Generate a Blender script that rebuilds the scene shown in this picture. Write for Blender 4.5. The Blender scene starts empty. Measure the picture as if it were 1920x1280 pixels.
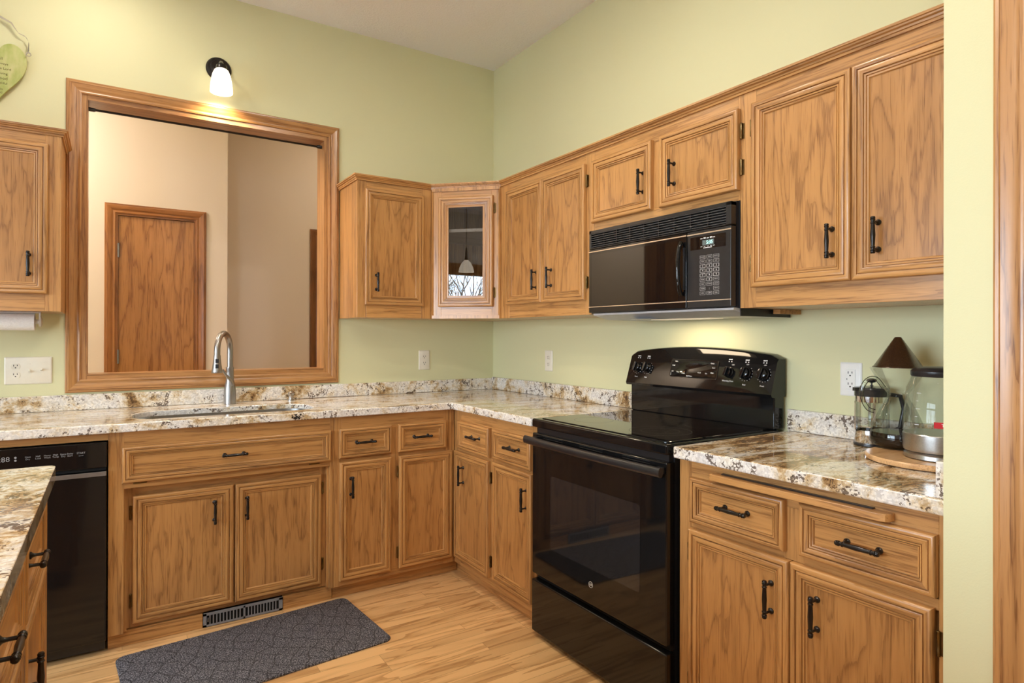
import bpy, bmesh, math, random
from mathutils import Vector, Matrix
random.seed(11)
SC = bpy.context.scene
COL = SC.collection
PI = math.pi

# ------------------------------------------------------------------ camera
def make_camera():
    f, cx, cy = 1159.66, 960.06, 627.58
    yaw, pit, rol = 0.574897, 0.0022075, 0.0024959
    loc = Vector((-2.12984, -3.51928, 1.25692))
    c, s = math.cos(yaw), math.sin(yaw)
    fw = Vector((s, c, 0)); rt = Vector((c, -s, 0)); up = Vector((0, 0, 1))
    fw2 = fw * math.cos(pit) + up * math.sin(pit)
    up2 = -fw * math.sin(pit) + up * math.cos(pit)
    r = rt * math.cos(rol) + up2 * math.sin(rol)
    u = -rt * math.sin(rol) + up2 * math.cos(rol)
    cam = bpy.data.cameras.new('camera')
    cam.sensor_fit = 'HORIZONTAL'; cam.sensor_width = 36.0
    cam.lens = f / 1920.0 * 36.0
    cam.shift_x = (960 - cx) / 1920.0
    cam.shift_y = (cy - 640) / 1920.0
    cam.clip_start = 0.05
    o = bpy.data.objects.new('camera', cam)
    m = Matrix((r, u, -fw2)).transposed().to_4x4()
    m.translation = loc
    o.matrix_world = m
    COL.objects.link(o)
    SC.camera = o
make_camera()

# ------------------------------------------------------------------ world, lights, exposure
def make_world():
    w = bpy.data.worlds.new('world'); SC.world = w
    w.use_nodes = True
    nt = w.node_tree
    bg = nt.nodes['Background']
    tc = nt.nodes.new('ShaderNodeTexCoord')
    sep = nt.nodes.new('ShaderNodeSeparateXYZ')
    cr = nt.nodes.new('ShaderNodeValToRGB')
    cr.color_ramp.elements[0].position = 0.0; cr.color_ramp.elements[0].color = (0.76, 0.88, 1.0, 1)
    cr.color_ramp.elements[1].position = 0.5; cr.color_ramp.elements[1].color = (0.66, 0.83, 1.0, 1)
    nt.links.new(tc.outputs['Generated'], sep.inputs[0])
    nt.links.new(sep.outputs['Z'], cr.inputs[0])
    nt.links.new(cr.outputs[0], bg.inputs[0])
    bg.inputs[1].default_value = 23.0
make_world()
SC.view_settings.view_transform = 'Standard'
SC.view_settings.look = 'None'
SC.view_settings.exposure = -0.03
SC.view_settings.gamma = 1.0
SC.view_settings.use_curve_mapping = False
SC.cycles.max_bounces = 10
SC.cycles.diffuse_bounces = 5
SC.cycles.transparent_max_bounces = 16
SC.cycles.sample_clamp_indirect = 6.0
SC.cycles.caustics_reflective = False
SC.cycles.caustics_refractive = False

def area(name, loc, rot, sx, sy, power, color, portal=False, shape='RECTANGLE', spread=PI):
    l = bpy.data.lights.new(name, 'AREA')
    l.shape = shape; l.size = sx
    if shape in ('RECTANGLE', 'ELLIPSE'): l.size_y = sy
    l.energy = power; l.color = color; l.spread = spread
    if portal: l.cycles.is_portal = True
    o = bpy.data.objects.new(name, l); COL.objects.link(o)
    o.location = loc; o.rotation_euler = rot
    return o
WARM = (1.0, 0.91, 0.78)
DAY = (0.93, 0.97, 1.0)
# daylight through the dining window and an unseen fill window added in wall_back
area('window_portal', (-5.28, -2.425, 1.49), (0, -PI/2, 0), 1.42, 2.75, 1, DAY, portal=True)
area('fill_window_portal', (-4.3, -6.70, 1.08), (PI/2, 0, 0), 0.6, 2.1, 1, DAY, portal=True)
# recessed ceiling lamps of the kitchen and of the hall behind the pass-through
CANS = [(-2.2, -0.46, 5.5), (-1.15, -1.75, 16), (-1.5, -3.3, 14), (-2.9, -2.2, 16), (-3.9, -3.9, 16)]
for cxy in CANS:
    area('ceiling_lamp_light', (cxy[0], cxy[1], 3.004), (0, 0, 0), 0.13, 0.13, cxy[2], WARM, shape='DISK')
area('hall_lamp_light', (-3.0, 0.62, 2.98), (0, 0, 0), 0.4, 0.4, 46, (1.0, 0.88, 0.79), shape='DISK')
area('hall_lamp_light', (-0.4, 0.8, 2.98), (0, 0, 0), 0.3, 0.3, 6, (1.0, 0.84, 0.66), shape='DISK')

# ------------------------------------------------------------------ materials
MATS = {}
class NT:
    def __init__(s, name):
        s.mat = bpy.data.materials.new(name); s.mat.use_nodes = True
        s.t = s.mat.node_tree; s.n = s.t.nodes; s.l = s.t.links
        s.b = s.n['Principled BSDF']; s.out = s.n['Material Output']
    def new(s, typ, **kw):
        nd = s.n.new(typ)
        for k, v in kw.items(): setattr(nd, k, v)
        return nd
    def link(s, a, b): s.l.new(a, b)
    def setin(s, nd, key, val):
        if hasattr(val, 'is_linked') or isinstance(val, bpy.types.NodeSocket): s.l.new(val, nd.inputs[key])
        else: nd.inputs[key].default_value = val
    def math(s, op, a, b=0.0, clamp=False):
        nd = s.new('ShaderNodeMath', operation=op, use_clamp=clamp)
        s.setin(nd, 0, a); s.setin(nd, 1, b); return nd.outputs[0]
    def ramp(s, fac, stops, interp='LINEAR'):
        nd = s.new('ShaderNodeValToRGB'); cr = nd.color_ramp; cr.interpolation = interp
        while len(cr.elements) < len(stops): cr.elements.new(0.5)
        for e, (p, c) in zip(cr.elements, stops):
            e.position = p
            e.color = c if len(c) == 4 else (c[0], c[1], c[2], 1)
        s.link(fac, nd.inputs[0]); return nd.outputs[0]
    def mix(s, fac, a, b, mode='MIX'):
        nd = s.new('ShaderNodeMix', data_type='RGBA', blend_type=mode)
        s.setin(nd, 0, fac)
        for key, v in ((6, a), (7, b)):
            if isinstance(v, bpy.types.NodeSocket): s.link(v, nd.inputs[key])
            else: nd.inputs[key].default_value = (v[0], v[1], v[2], 1)
        return nd.outputs[2]
    def coords(s, scale=(1, 1, 1), rand=True, kind='Object', rot=(0, 0, 0)):
        tc = s.new('ShaderNodeTexCoord'); v = tc.outputs[kind]
        if rand:
            oi = s.new('ShaderNodeObjectInfo')
            vm = s.new('ShaderNodeVectorMath', operation='SCALE')
            vm.inputs[0].default_value = (31.7, 17.3, 23.9); s.link(oi.outputs['Random'], vm.inputs['Scale'])
            va = s.new('ShaderNodeVectorMath', operation='ADD')
            s.link(v, va.inputs[0]); s.link(vm.outputs[0], va.inputs[1]); v = va.outputs[0]
        mp = s.new('ShaderNodeMapping'); mp.inputs['Scale'].default_value = scale
        mp.inputs['Rotation'].default_value = rot
        s.link(v, mp.inputs[0]); return mp.outputs[0]
    def noise(s, vec, scale=1.0, detail=2.0, rough=0.5, dist=0.0, out=0):
        nd = s.new('ShaderNodeTexNoise')
        s.link(vec, nd.inputs['Vector']); nd.inputs['Scale'].default_value = scale
        nd.inputs['Detail'].default_value = detail; nd.inputs['Roughness'].default_value = rough
        nd.inputs['Distortion'].default_value = dist
        return nd.outputs[out]
    def bump(s, h, strength=0.2, dist=0.001):
        nd = s.new('ShaderNodeBump'); nd.inputs['Strength'].default_value = strength
        nd.inputs['Distance'].default_value = dist; s.link(h, nd.inputs['Height'])
        s.link(nd.outputs[0], s.b.inputs['Normal'])

def simple(name, col, rough=0.5, metal=0.0, spec=0.5, coat=0.0, emis=None, es=0.0, var=0.06, vscale=40.0, bump=0.0):
    """principled with a little procedural tone and gloss variation"""
    if name in MATS: return MATS[name]
    k = NT(name)
    v = k.coords(rand=False)
    n = k.noise(v, vscale, 3.0, 0.55)
    lo = tuple(c * (1 - var) for c in col); hi = tuple(min(1.0, c * (1 + var)) for c in col)
    c = k.ramp(n, [(0.3, lo), (0.7, hi)])
    k.link(c, k.b.inputs['Base Color'])
    r = k.math('MULTIPLY_ADD', n, 0.08, False)
    k.b.inputs['Roughness'].default_value = rough
    k.b.inputs['Metallic'].default_value = metal
    k.b.inputs['Specular IOR Level'].default_value = spec
    k.b.inputs['Coat Weight'].default_value = coat
    k.b.inputs['Coat Roughness'].default_value = 0.08
    if emis:
        k.b.inputs['Emission Color'].default_value = (*emis, 1); k.b.inputs['Emission Strength'].default_value = es
    if bump: k.bump(n, bump, 0.002)
    MATS[name] = k.mat
    return k.mat

def oak(name, axis, light=(0.55, 0.282, 0.094), dark=(0.31, 0.142, 0.045), freq=7.0, cross=5.0, along=0.55, rough=0.33, coat=0.35):
    if name in MATS: return MATS[name]
    k = NT(name)
    sc = {'z': (cross, cross, along), 'x': (along, cross, cross), 'y': (cross, along, cross)}[axis]
    ps = {'z': (230, 230, 9), 'x': (9, 230, 230), 'y': (230, 9, 230)}[axis]
    bs = {'z': (2.2, 2.2, 0.5), 'x': (0.5, 2.2, 2.2), 'y': (2.2, 0.5, 2.2)}[axis]
    v = k.coords(sc); vp = k.coords(ps); vb = k.coords(bs)
    n = k.noise(v, 1.0, 2.5, 0.5, 0.35)
    fr = k.math('FRACT', k.math('MULTIPLY', n, freq))
    fine = k.noise(vp, 1.0, 2.0, 0.6)
    ring = k.math('ADD', fr, k.math('MULTIPLY', k.math('SUBTRACT', fine, 0.5), 0.6))
    mid = tuple(l * 0.72 + d * 0.28 for l, d in zip(light, dark))
    mdk = tuple(l * 0.30 + d * 0.70 for l, d in zip(light, dark))
    c = k.ramp(ring, [(0.0, mid), (0.12, light), (0.50, light), (0.78, mid), (0.93, dark), (1.0, mid)])
    stc = {'z': (55, 55, 1.3), 'x': (1.3, 55, 55), 'y': (55, 1.3, 55)}[axis]
    streak = k.ramp(k.noise(k.coords(stc), 1.0, 3.0, 0.6), [(0.30, (0.87, 0.85, 0.82)), (0.55, (1.0, 1.0, 1.0)), (0.75, (1.05, 1.06, 1.07))])
    c = k.mix(1.0, c, streak, 'MULTIPLY')
    tone = k.ramp(k.noise(vb, 1.0, 2.0, 0.5), [(0.25, (0.84, 0.82, 0.80)), (0.75, (1.08, 1.08, 1.08))])
    c = k.mix(1.0, c, tone, 'MULTIPLY')
    pore = k.ramp(fine, [(0.54, (1, 1, 1)), (0.68, (0.62, 0.55, 0.48))])
    c = k.mix(0.8, c, pore, 'MULTIPLY')
    k.link(c, k.b.inputs['Base Color'])
    k.b.inputs['Roughness'].default_value = rough
    k.b.inputs['Coat Weight'].default_value = coat
    k.b.inputs['Coat Roughness'].default_value = 0.22
    k.bump(k.math('SUBTRACT', 1.0, fine), 0.10, 0.0006)
    MATS[name] = k.mat
    return k.mat

def granite(name, gold, seedoff=0.0, dirx=False, bw=0.70, mw=0.40):
    if name in MATS: return MATS[name]
    k = NT(name)
    stretch = (1.0, 1.0, 1.0)
    v = k.coords(stretch, rand=False)
    va = k.new('ShaderNodeVectorMath', operation='ADD'); k.link(v, va.inputs[0]); va.inputs[1].default_value = (seedoff, seedoff * .7, seedoff * .3)
    v = va.outputs[0]
    vs = v
    if dirx:
        mp = k.new('ShaderNodeMapping'); mp.inputs['Scale'].default_value = (0.7, 2.0, 1.5); mp.inputs['Rotation'].default_value = (0, 0, 0.5)
        k.link(v, mp.inputs[0]); vs = mp.outputs[0]
    big = k.noise(vs, 5.0, 7.0, 0.68, 0.8)
    midn = k.noise(vs, 26.0, 8.0, 0.72, 0.6)
    fin = k.noise(v, 150.0, 4.0, 0.65)
    s = k.math('ADD', k.math('MULTIPLY', k.math('SUBTRACT', k.math('MULTIPLY', big, 1.45), 0.30), bw), k.math('MULTIPLY', midn, mw))
    o = gold
    c = k.ramp(s, [(max(0.0, 0.30 + o), (0.10, 0.055, 0.025)), (0.38 + o, (0.34, 0.20, 0.085)), (0.435 + o, (0.56, 0.41, 0.23)),
                   (0.49 + o, (0.74, 0.66, 0.54)), (0.56 + o, (0.80, 0.76, 0.71)), (0.72 + o * .5, (0.72, 0.71, 0.72))])
    # crystals
    vo = k.new('ShaderNodeTexVoronoi'); vo.inputs['Scale'].default_value = 170.0; k.link(v, vo.inputs['Vector'])
    sepv = k.new('ShaderNodeSeparateColor'); k.link(vo.outputs['Color'], sepv.inputs[0])
    cryst = k.ramp(sepv.outputs[0], [(0.0, (0.72, 0.70, 0.68)), (1.0, (1.12, 1.12, 1.10))])
    c = k.mix(0.9, c, cryst, 'MULTIPLY')
    # brown and black flecks gathered in veins
    vein = k.noise(vs, 12.0, 6.0, 0.7, 1.2)
    fl = k.math('MULTIPLY', k.math('SUBTRACT', vein, 0.5), 1.0)
    spot = k.math('GREATER_THAN', k.math('ADD', k.math('MULTIPLY', sepv.outputs[1], 0.6), k.math('MULTIPLY', fl, 3.6)), 0.66)
    c = k.mix(k.math('MULTIPLY', spot, 0.86), c, (0.075, 0.042, 0.026))
    blk = k.math('GREATER_THAN', k.noise(v, 30.0, 5.0, 0.75, 0.3), 0.665)
    c = k.mix(k.math('MULTIPLY', blk, 0.9), c, (0.02, 0.018, 0.018))
    k.link(c, k.b.inputs['Base Color'])
    k.b.inputs['Roughness'].default_value = 0.07
    k.b.inputs['Specular IOR Level'].default_value = 0.6
    MATS[name] = k.mat
    return k.mat

def paint(name, col, bumpst=0.12, scale=260.0, rough=0.55):
    if name in MATS: return MATS[name]
    k = NT(name)
    v = k.coords(rand=False)
    n = k.noise(v, scale, 3.0, 0.6)
    t = k.noise(v, 1.2, 2.0, 0.5)
    c = k.ramp(t, [(0.3, tuple(x * 0.985 for x in col)), (0.7, tuple(x * 1.015 for x in col))])
    k.link(c, k.b.inputs['Base Color'])
    k.b.inputs['Roughness'].default_value = rough
    k.b.inputs['Specular IOR Level'].default_value = 0.3
    k.bump(n, bumpst, 0.004 if bumpst > 0.5 else 0.002)
    MATS[name] = k.mat
    return k.mat

def plank_floor():
    k = NT('oak_floor')
    v = k.coords((1, 1, 1), rand=False)
    br = k.new('ShaderNodeTexBrick'); br.offset = 0.37; br.offset_frequency = 3; br.squash = 1.0
    k.link(v, br.inputs['Vector'])
    br.inputs['Color1'].default_value = (0, 0, 0, 1); br.inputs['Color2'].default_value = (1, 1, 1, 1)
    br.inputs['Mortar'].default_value = (0.5, 0.5, 0.5, 1)
    br.inputs['Scale'].default_value = 1.0; br.inputs['Mortar Size'].default_value = 0.0007
    br.inputs['Mortar Smooth'].default_value = 0.2
    br.inputs['Bias'].default_value = 0.0
    br.inputs['Brick Width'].default_value = 0.62; br.inputs['Row Height'].default_value = 0.066
    idn = k.new('ShaderNodeSeparateColor'); k.link(br.outputs['Color'], idn.inputs[0])
    rnd = idn.outputs[0]
    off = k.new('ShaderNodeCombineXYZ'); k.link(k.math('MULTIPLY', rnd, 37.0), off.inputs[0]); k.link(k.math('MULTIPLY', rnd, 19.0), off.inputs[2])
    va = k.new('ShaderNodeVectorMath', operation='ADD'); k.link(v, va.inputs[0]); k.link(off.outputs[0], va.inputs[1])
    def m(sc):
        mp = k.new('ShaderNodeMapping'); mp.inputs['Scale'].default_value = sc; k.link(va.outputs[0], mp.inputs[0]); return mp.outputs[0]
    n = k.noise(m((0.9, 9, 9)), 1.0, 2.5, 0.5, 0.4)
    fine = k.noise(m((9, 300, 300)), 1.0, 2.0, 0.6)
    fr = k.math('FRACT', k.math('MULTIPLY', n, 8.0))
    ring = k.math('ADD', fr, k.math('MULTIPLY', k.math('SUBTRACT', fine, 0.5), 0.6))
    L = (0.78, 0.48, 0.215); D = (0.46, 0.235, 0.083)
    mid = tuple(a * .6 + b * .4 for a, b in zip(L, D))
    c = k.ramp(ring, [(0, L), (0.45, L), (0.8, mid), (0.97, D), (1.0, mid)])
    tone = k.ramp(rnd, [(0.0, (0.80, 0.76, 0.72)), (1.0, (1.10, 1.10, 1.10))])
    c = k.mix(1.0, c, tone, 'MULTIPLY')
    c = k.mix(k.math('MULTIPLY', br.outputs['Fac'], 0.6), c, (0.10, 0.05, 0.02))
    k.link(c, k.b.inputs['Base Color'])
    k.b.inputs['Roughness'].default_value = 0.30
    k.b.inputs['Coat Weight'].default_value = 0.2; k.b.inputs['Coat Roughness'].default_value = 0.2
    k.bump(k.math('SUBTRACT', 1.0, br.outputs['Fac']), 0.15, 0.001)
    return k.mat

def rug_mat():
    k = NT('grey_rug')
    v = k.coords(rand=False)
    sp = k.noise(v, 210.0, 3.0, 0.8)
    sp2 = k.noise(v, 60.0, 2.0, 0.6)
    # overlapping leaf shapes: fold of two diagonal wave sets
    def w(rot, sc):
        mp = k.new('ShaderNodeMapping'); mp.inputs['Rotation'].default_value = (0, 0, rot); k.link(v, mp.inputs[0])
        wv = k.new('ShaderNodeTexWave', wave_type='BANDS', bands_direction='X'); k.link(mp.outputs[0], wv.inputs['Vector'])
        wv.inputs['Scale'].default_value = sc; wv.inputs['Distortion'].default_value = 5.0; wv.inputs['Detail'].default_value = 1.0
        wv.inputs['Detail Scale'].default_value = 1.4
        return wv.outputs['Fac']
    a = w(0.6, 4.6); b = w(-0.75, 4.6)
    lines = k.math('MAXIMUM', k.math('GREATER_THAN', a, 0.988), k.math('GREATER_THAN', b, 0.988))
    c = k.ramp(sp, [(0.38, (0.012, 0.012, 0.017)), (0.50, (0.085, 0.082, 0.092)), (0.63, (0.40, 0.39, 0.42))])
    c = k.mix(k.math('MULTIPLY', sp2, 0.25), c, (0.06, 0.06, 0.08))
    c = k.mix(k.math('MULTIPLY', lines, 0.55), c, (0.025, 0.022, 0.022))
    k.link(c, k.b.inputs['Base Color'])
    k.b.inputs['Roughness'].default_value = 0.95; k.b.inputs['Specular IOR Level'].default_value = 0.1
    h = k.math('SUBTRACT', k.math('MULTIPLY', sp, 0.5), k.math('MULTIPLY', lines, 0.8))
    k.bump(h, 0.5, 0.003)
    return k.mat

def thin_glass(name, tint=(1, 1, 1), gloss=1.0, rough=0.0, base=0.0):
    if name in MATS: return MATS[name]
    k = NT(name)
    tr = k.new('ShaderNodeBsdfTransparent'); tr.inputs[0].default_value = (*tint, 1)
    gl = k.new('ShaderNodeBsdfGlossy'); gl.inputs['Roughness'].default_value = rough
    fz = k.new('ShaderNodeLayerWeight'); fz.inputs['Blend'].default_value = 0.33
    n = k.noise(k.coords(rand=False), 8.0, 1.0)
    fac = k.math('ADD', k.math('MULTIPLY', fz.outputs['Fresnel'], gloss), k.math('ADD', k.math('MULTIPLY', n, 0.01), base), clamp=True)
    mx = k.new('ShaderNodeMixShader'); k.link(fac, mx.inputs[0]); k.link(tr.outputs[0], mx.inputs[1]); k.link(gl.outputs[0], mx.inputs[2])
    k.link(mx.outputs[0], k.out.inputs[0])
    MATS[name] = k.mat
    return k.mat

def brushed(name, col=(0.62, 0.60, 0.57), rough=0.26, axis='x'):
    if name in MATS: return MATS[name]
    k = NT(name)
    sc = {'x': (4, 300, 300), 'y': (300, 4, 300), 'z': (300, 300, 4)}[axis]
    n = k.noise(k.coords(sc, rand=False), 1.0, 2.0)
    c = k.ramp(n, [(0.3, tuple(x * .85 for x in col)), (0.7, col)])
    k.link(c, k.b.inputs['Base Color']); k.b.inputs['Metallic'].default_value = 1.0
    k.b.inputs['Roughness'].default_value = rough
    k.bump(n, 0.05, 0.0004)
    MATS[name] = k.mat
    return k.mat

STR = dict(freq=4.0, cross=22.0, along=0.9)
OV = oak('oak_upright_grain', 'z', **STR); OH = oak('oak_level_grain', 'x', **STR); OD = oak('oak_depth_grain', 'y', **STR)
OVP = oak('oak_plywood_upright', 'z', light=(0.50, 0.246, 0.079), dark=(0.30, 0.134, 0.042), freq=5.0, cross=13.0, along=2.3)
TRIM = dict(light=(0.47, 0.232, 0.080), dark=(0.24, 0.098, 0.030), freq=4.0, cross=30.0, along=1.0)
TV = oak('oak_trim_upright', 'z', **TRIM); TH = oak('oak_trim_level', 'x', **TRIM)
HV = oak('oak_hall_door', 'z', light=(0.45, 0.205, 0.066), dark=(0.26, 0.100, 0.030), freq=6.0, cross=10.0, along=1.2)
GR_W = granite('granite_white', -0.045); GR_T = granite('granite_cream', -0.005, 3.0, True); GR_G = granite('granite_gold', 0.055, 7.0, True)
GR_S = granite('granite_veined', 0.012, 5.0, False, 0.70, 0.42)
GR_I = granite('granite_tan', 0.04, 11.0, False, 0.40, 0.68)
WALLP = paint('sage_wall_paint', (0.68, 0.66, 0.405))
HALLP = paint('beige_hall_paint', (0.76, 0.66, 0.57))
CEILP = paint('textured_white_ceiling', (0.91, 0.925, 1.0), 0.9, 85.0, 0.8)
FLOOR = plank_floor(); RUG = rug_mat()
IRON = simple('dark_bronze', (0.016, 0.013, 0.012), 0.30, 0.6, 0.5, 0.3, var=0.2)
BRASS = simple('antique_brass', (0.20, 0.13, 0.05), 0.35, 1.0, var=0.2)
BLACK = simple('gloss_black_enamel', (0.006, 0.006, 0.0065), 0.06, 0.0, 0.45, 0.0, var=0.1)
BLACKG = simple('black_glass', (0.004, 0.004, 0.0045), 0.03, 0.0, 0.55, 0.0, var=0.05)
BLACKM = simple('satin_black_plastic', (0.014, 0.014, 0.016), 0.30, 0.0, 0.5, var=0.15)
DARK = simple('dark_void', (0.003, 0.003, 0.003), 0.8, var=0.1)
OVENWIN = simple('smoked_oven_window', (0.016, 0.016, 0.018), 0.035, 0.0, 0.6, var=0.05)
GREYM = simple('grey_metal', (0.30, 0.31, 0.33), 0.38, 0.9, var=0.08)
VENTM = simple('grey_vent_enamel', (0.20, 0.20, 0.21), 0.45, 0.0, var=0.08)
STEEL = brushed('brushed_steel', (0.50, 0.49, 0.47), 0.28); STEELZ = brushed('brushed_steel_upright', (0.40, 0.39, 0.38), 0.32, 'z')
CHROME = simple('polished_chrome', (0.80, 0.80, 0.81), 0.08, 1.0, var=0.03)
GOLDL = simple('champagne_trim', (0.75, 0.60, 0.46), 0.3, 0.7, var=0.05)
WHITEINK = simple('white_lettering', (0.75, 0.75, 0.75), 0.5, var=0.03)
KEYINK = simple('key_print', (0.42, 0.41, 0.41), 0.5, var=0.03)
GREYINK = simple('grey_lettering', (0.28, 0.28, 0.29), 0.5, var=0.03)
PLATE = simple('ivory_plastic', (0.80, 0.75, 0.63), 0.35, var=0.02)
WPLATE = simple('white_plastic', (0.82, 0.82, 0.80), 0.32, var=0.02)
LOUV = simple('louver_plastic', (0.055, 0.055, 0.058), 0.4, var=0.1)
LED = simple('lit_digits', (0.3, 0.9, 0.8), 0.5, emis=(0.55, 1.0, 0.92), es=1.6)
LCD = simple('display_window', (0.12, 0.15, 0.15), 0.2, var=0.1)
PAPER = simple('paper_towel', (0.88, 0.87, 0.85), 0.95, spec=0.1, vscale=180.0, bump=0.5)
WOODPALE = oak('pale_beech', 'x', light=(0.70, 0.42, 0.20), dark=(0.55, 0.30, 0.13), freq=4.0)
COFFEE = simple('black_coffee', (0.008, 0.004, 0.002), 0.05, spec=0.5)
SMOKED = simple('smoked_plastic', (0.035, 0.032, 0.03), 0.15, var=0.15)
MESHF = simple('dark_steel_filter', (0.21, 0.17, 0.145), 0.24, 0.95, var=0.2, vscale=300)
REDT = simple('red_tag', (0.55, 0.02, 0.03), 0.4)
GLASS = thin_glass('clear_glass', (0.97, 0.985, 0.98), 0.45)
PANE = thin_glass('cabinet_pane', (0.82, 0.82, 0.83), 1.0, 0.0, 0.03)
WPANE = thin_glass('window_pane', (0.98, 0.99, 0.99), 0.6)
BARK = simple('tree_bark', (0.10, 0.075, 0.055), 0.9)
BOUNCE = simple('pale_bounce_ground', (0.52, 0.51, 0.50), 0.9, var=0.1)

def shade_mat():
    k = NT('frosted_lit_glass')
    v = k.coords(rand=False)
    n = k.noise(v, 30.0, 3.0)
    k.link(k.ramp(n, [(0.3, (0.82, 0.78, 0.72)), (0.7, (0.9, 0.88, 0.84))]), k.b.inputs['Base Color'])
    k.b.inputs['Roughness'].default_value = 0.25
    k.b.inputs['Emission Color'].default_value = (1.0, 0.86, 0.66, 1)
    k.b.inputs['Emission Strength'].default_value = 1.9
    return k.mat
SHADE = shade_mat()

def heart_mat():
    k = NT('distressed_green_paint')
    v = k.coords((3, 3, 1.0), rand=False)
    n = k.noise(v, 9.0, 5.0, 0.6)
    c = k.ramp(n, [(0.3, (0.32, 0.37, 0.09)), (0.5, (0.42, 0.45, 0.15)), (0.7, (0.52, 0.50, 0.23))])
    k.link(c, k.b.inputs['Base Color']); k.b.inputs['Roughness'].default_value = 0.6
    return k.mat
HEART = heart_mat()

# ------------------------------------------------------------------ mesh builder
class MB:
    def __init__(s): s.v = []; s.f = []; s.m = []
    def add(s, pts, faces, m=0, mat=None):
        b = len(s.v)
        for p in pts:
            p = Vector(p)
            s.v.append(mat @ p if mat else p)
        for f in faces: s.f.append([b + i for i in f]); s.m.append(m)
        return s
    def box(s, x0, x1, y0, y1, z0, z1, m=0, mat=None):
        if x0 > x1: x0, x1 = x1, x0
        if y0 > y1: y0, y1 = y1, y0
        if z0 > z1: z0, z1 = z1, z0
        p = [(x0, y0, z0), (x1, y0, z0), (x1, y1, z0), (x0, y1, z0), (x0, y0, z1), (x1, y0, z1), (x1, y1, z1), (x0, y1, z1)]
        return s.add(p, [(0, 3, 2, 1), (4, 5, 6, 7), (0, 1, 5, 4), (1, 2, 6, 5), (2, 3, 7, 6), (3, 0, 4, 7)], m, mat)
    def loops(s, L, m=0, closed=True, cap0=True, cap1=True, mat=None, sidem=None):
        n = len(L[0]); pts = [p for l in L for p in l]; fs = []; ms = []
        for k in range(len(L) - 1):
            for i in range(n if closed else n - 1):
                j = (i + 1) % n
                fs.append((k * n + i, k * n + j, (k + 1) * n + j, (k + 1) * n + i)); ms.append(sidem[i] if sidem else m)
        b = len(s.v); s.add(pts, fs, m, mat)
        if sidem: s.m[-len(fs):] = ms
        if cap0: s.f.append([b + i for i in range(n)][::-1]); s.m.append(m)
        if cap1: s.f.append([b + (len(L) - 1) * n + i for i in range(n)]); s.m.append(m)
        return s
    def lathe(s, prof, n=24, m=0, mat=None, cap=True):
        L = []
        for r, z in prof:
            L.append([(max(r, 1e-5) * math.cos(2 * PI * i / n), max(r, 1e-5) * math.sin(2 * PI * i / n), z) for i in range(n)])
        return s.loops(L, m, True, cap, cap, mat)
    def tube(s, path, r, n=10, m=0, cap=True, mat=None):
        P = [Vector(p) for p in path]; L = []
        rs = r if isinstance(r, (list, tuple)) else [r] * len(P)
        t0 = (P[1] - P[0]).normalized()
        a = Vector((0, 0, 1)) if abs(t0.z) < 0.9 else Vector((1, 0, 0))
        u = t0.cross(a).normalized()
        for i, p in enumerate(P):
            t = (P[min(i + 1, len(P) - 1)] - P[max(i - 1, 0)]).normalized()
            u = (u - t * u.dot(t)).normalized(); w = t.cross(u)
            L.append([p + (u * math.cos(2 * PI * k / n) + w * math.sin(2 * PI * k / n)) * rs[i] for k in range(n)])
        return s.loops(L, m, True, cap, cap, mat)
    def prism(s, poly, z0, z1, m=0, mat=None):
        return s.loops([[(x, y, z0) for x, y in poly], [(x, y, z1) for x, y in poly]], m, True, True, True, mat)
    def text(s, body, size, mat, m=0, align='CENTER', extr=0.0004):
        cu = bpy.data.curves.new('t', 'FONT'); cu.body = body; cu.size = size; cu.align_x = align; cu.align_y = 'CENTER'
        cu.resolution_u = 2; cu.extrude = extr
        o = bpy.data.objects.new('t', cu); COL.objects.link(o)
        dg = bpy.context.evaluated_depsgraph_get(); dg.update()
        me = bpy.data.meshes.new_from_object(o.evaluated_get(dg))
        s.add([v.co for v in me.vertices], [tuple(p.vertices) for p in me.polygons], m, mat)
        bpy.data.objects.remove(o); bpy.data.curves.remove(cu); bpy.data.meshes.remove(me)
        return s
    def build(s, name, mats, parent=None, off=(0, 0, 0), smooth=35, bevel=0.0, seg=2, recalc=True):
        me = bpy.data.meshes.new(name)
        ov = Vector(off)
        me.from_pydata([v - ov for v in s.v], [], s.f)
        if not isinstance(mats, (list, tuple)): mats = [mats]
        for mt in mats: me.materials.append(mt)
        me.polygons.foreach_set('material_index', s.m)
        if recalc:
            bm = bmesh.new(); bm.from_mesh(me); bmesh.ops.recalc_face_normals(bm, faces=bm.faces); bm.to_mesh(me); bm.free()
        if smooth:
            me.polygons.foreach_set('use_smooth', [True] * len(me.polygons))
            me.set_sharp_from_angle(angle=math.radians(smooth))
        me.update()
        o = bpy.data.objects.new(name, me); COL.objects.link(o)
        if parent: o.parent = parent
        if bevel:
            b = o.modifiers.new('bevel', 'BEVEL'); b.width = bevel; b.segments = seg; b.limit_method = 'ANGLE'; b.angle_limit = math.radians(45); b.harden_normals = bool(smooth)
        return o

def tag(o, label, cat, group=None):
    o['label'] = label; o['category'] = cat
    if group: o['group'] = group
    return o
def thing(name, label, cat, loc=(0, 0, 0), rotz=0.0, group=None):
    o = bpy.data.objects.new(name, None); COL.objects.link(o)
    o.empty_display_size = 0.05
    o.location = loc; o.rotation_euler = (0, 0, rotz)
    return tag(o, label, cat, group)
def struct(name, mb, mats, **kw):
    o = mb.build(name, mats, **kw); o['kind'] = 'structure'; return o
def move_origin(o, p):
    """put a mesh object's origin at world point p without moving it"""
    o.data.transform(Matrix.Translation(-Vector(p))); o.location = p
    return o

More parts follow.
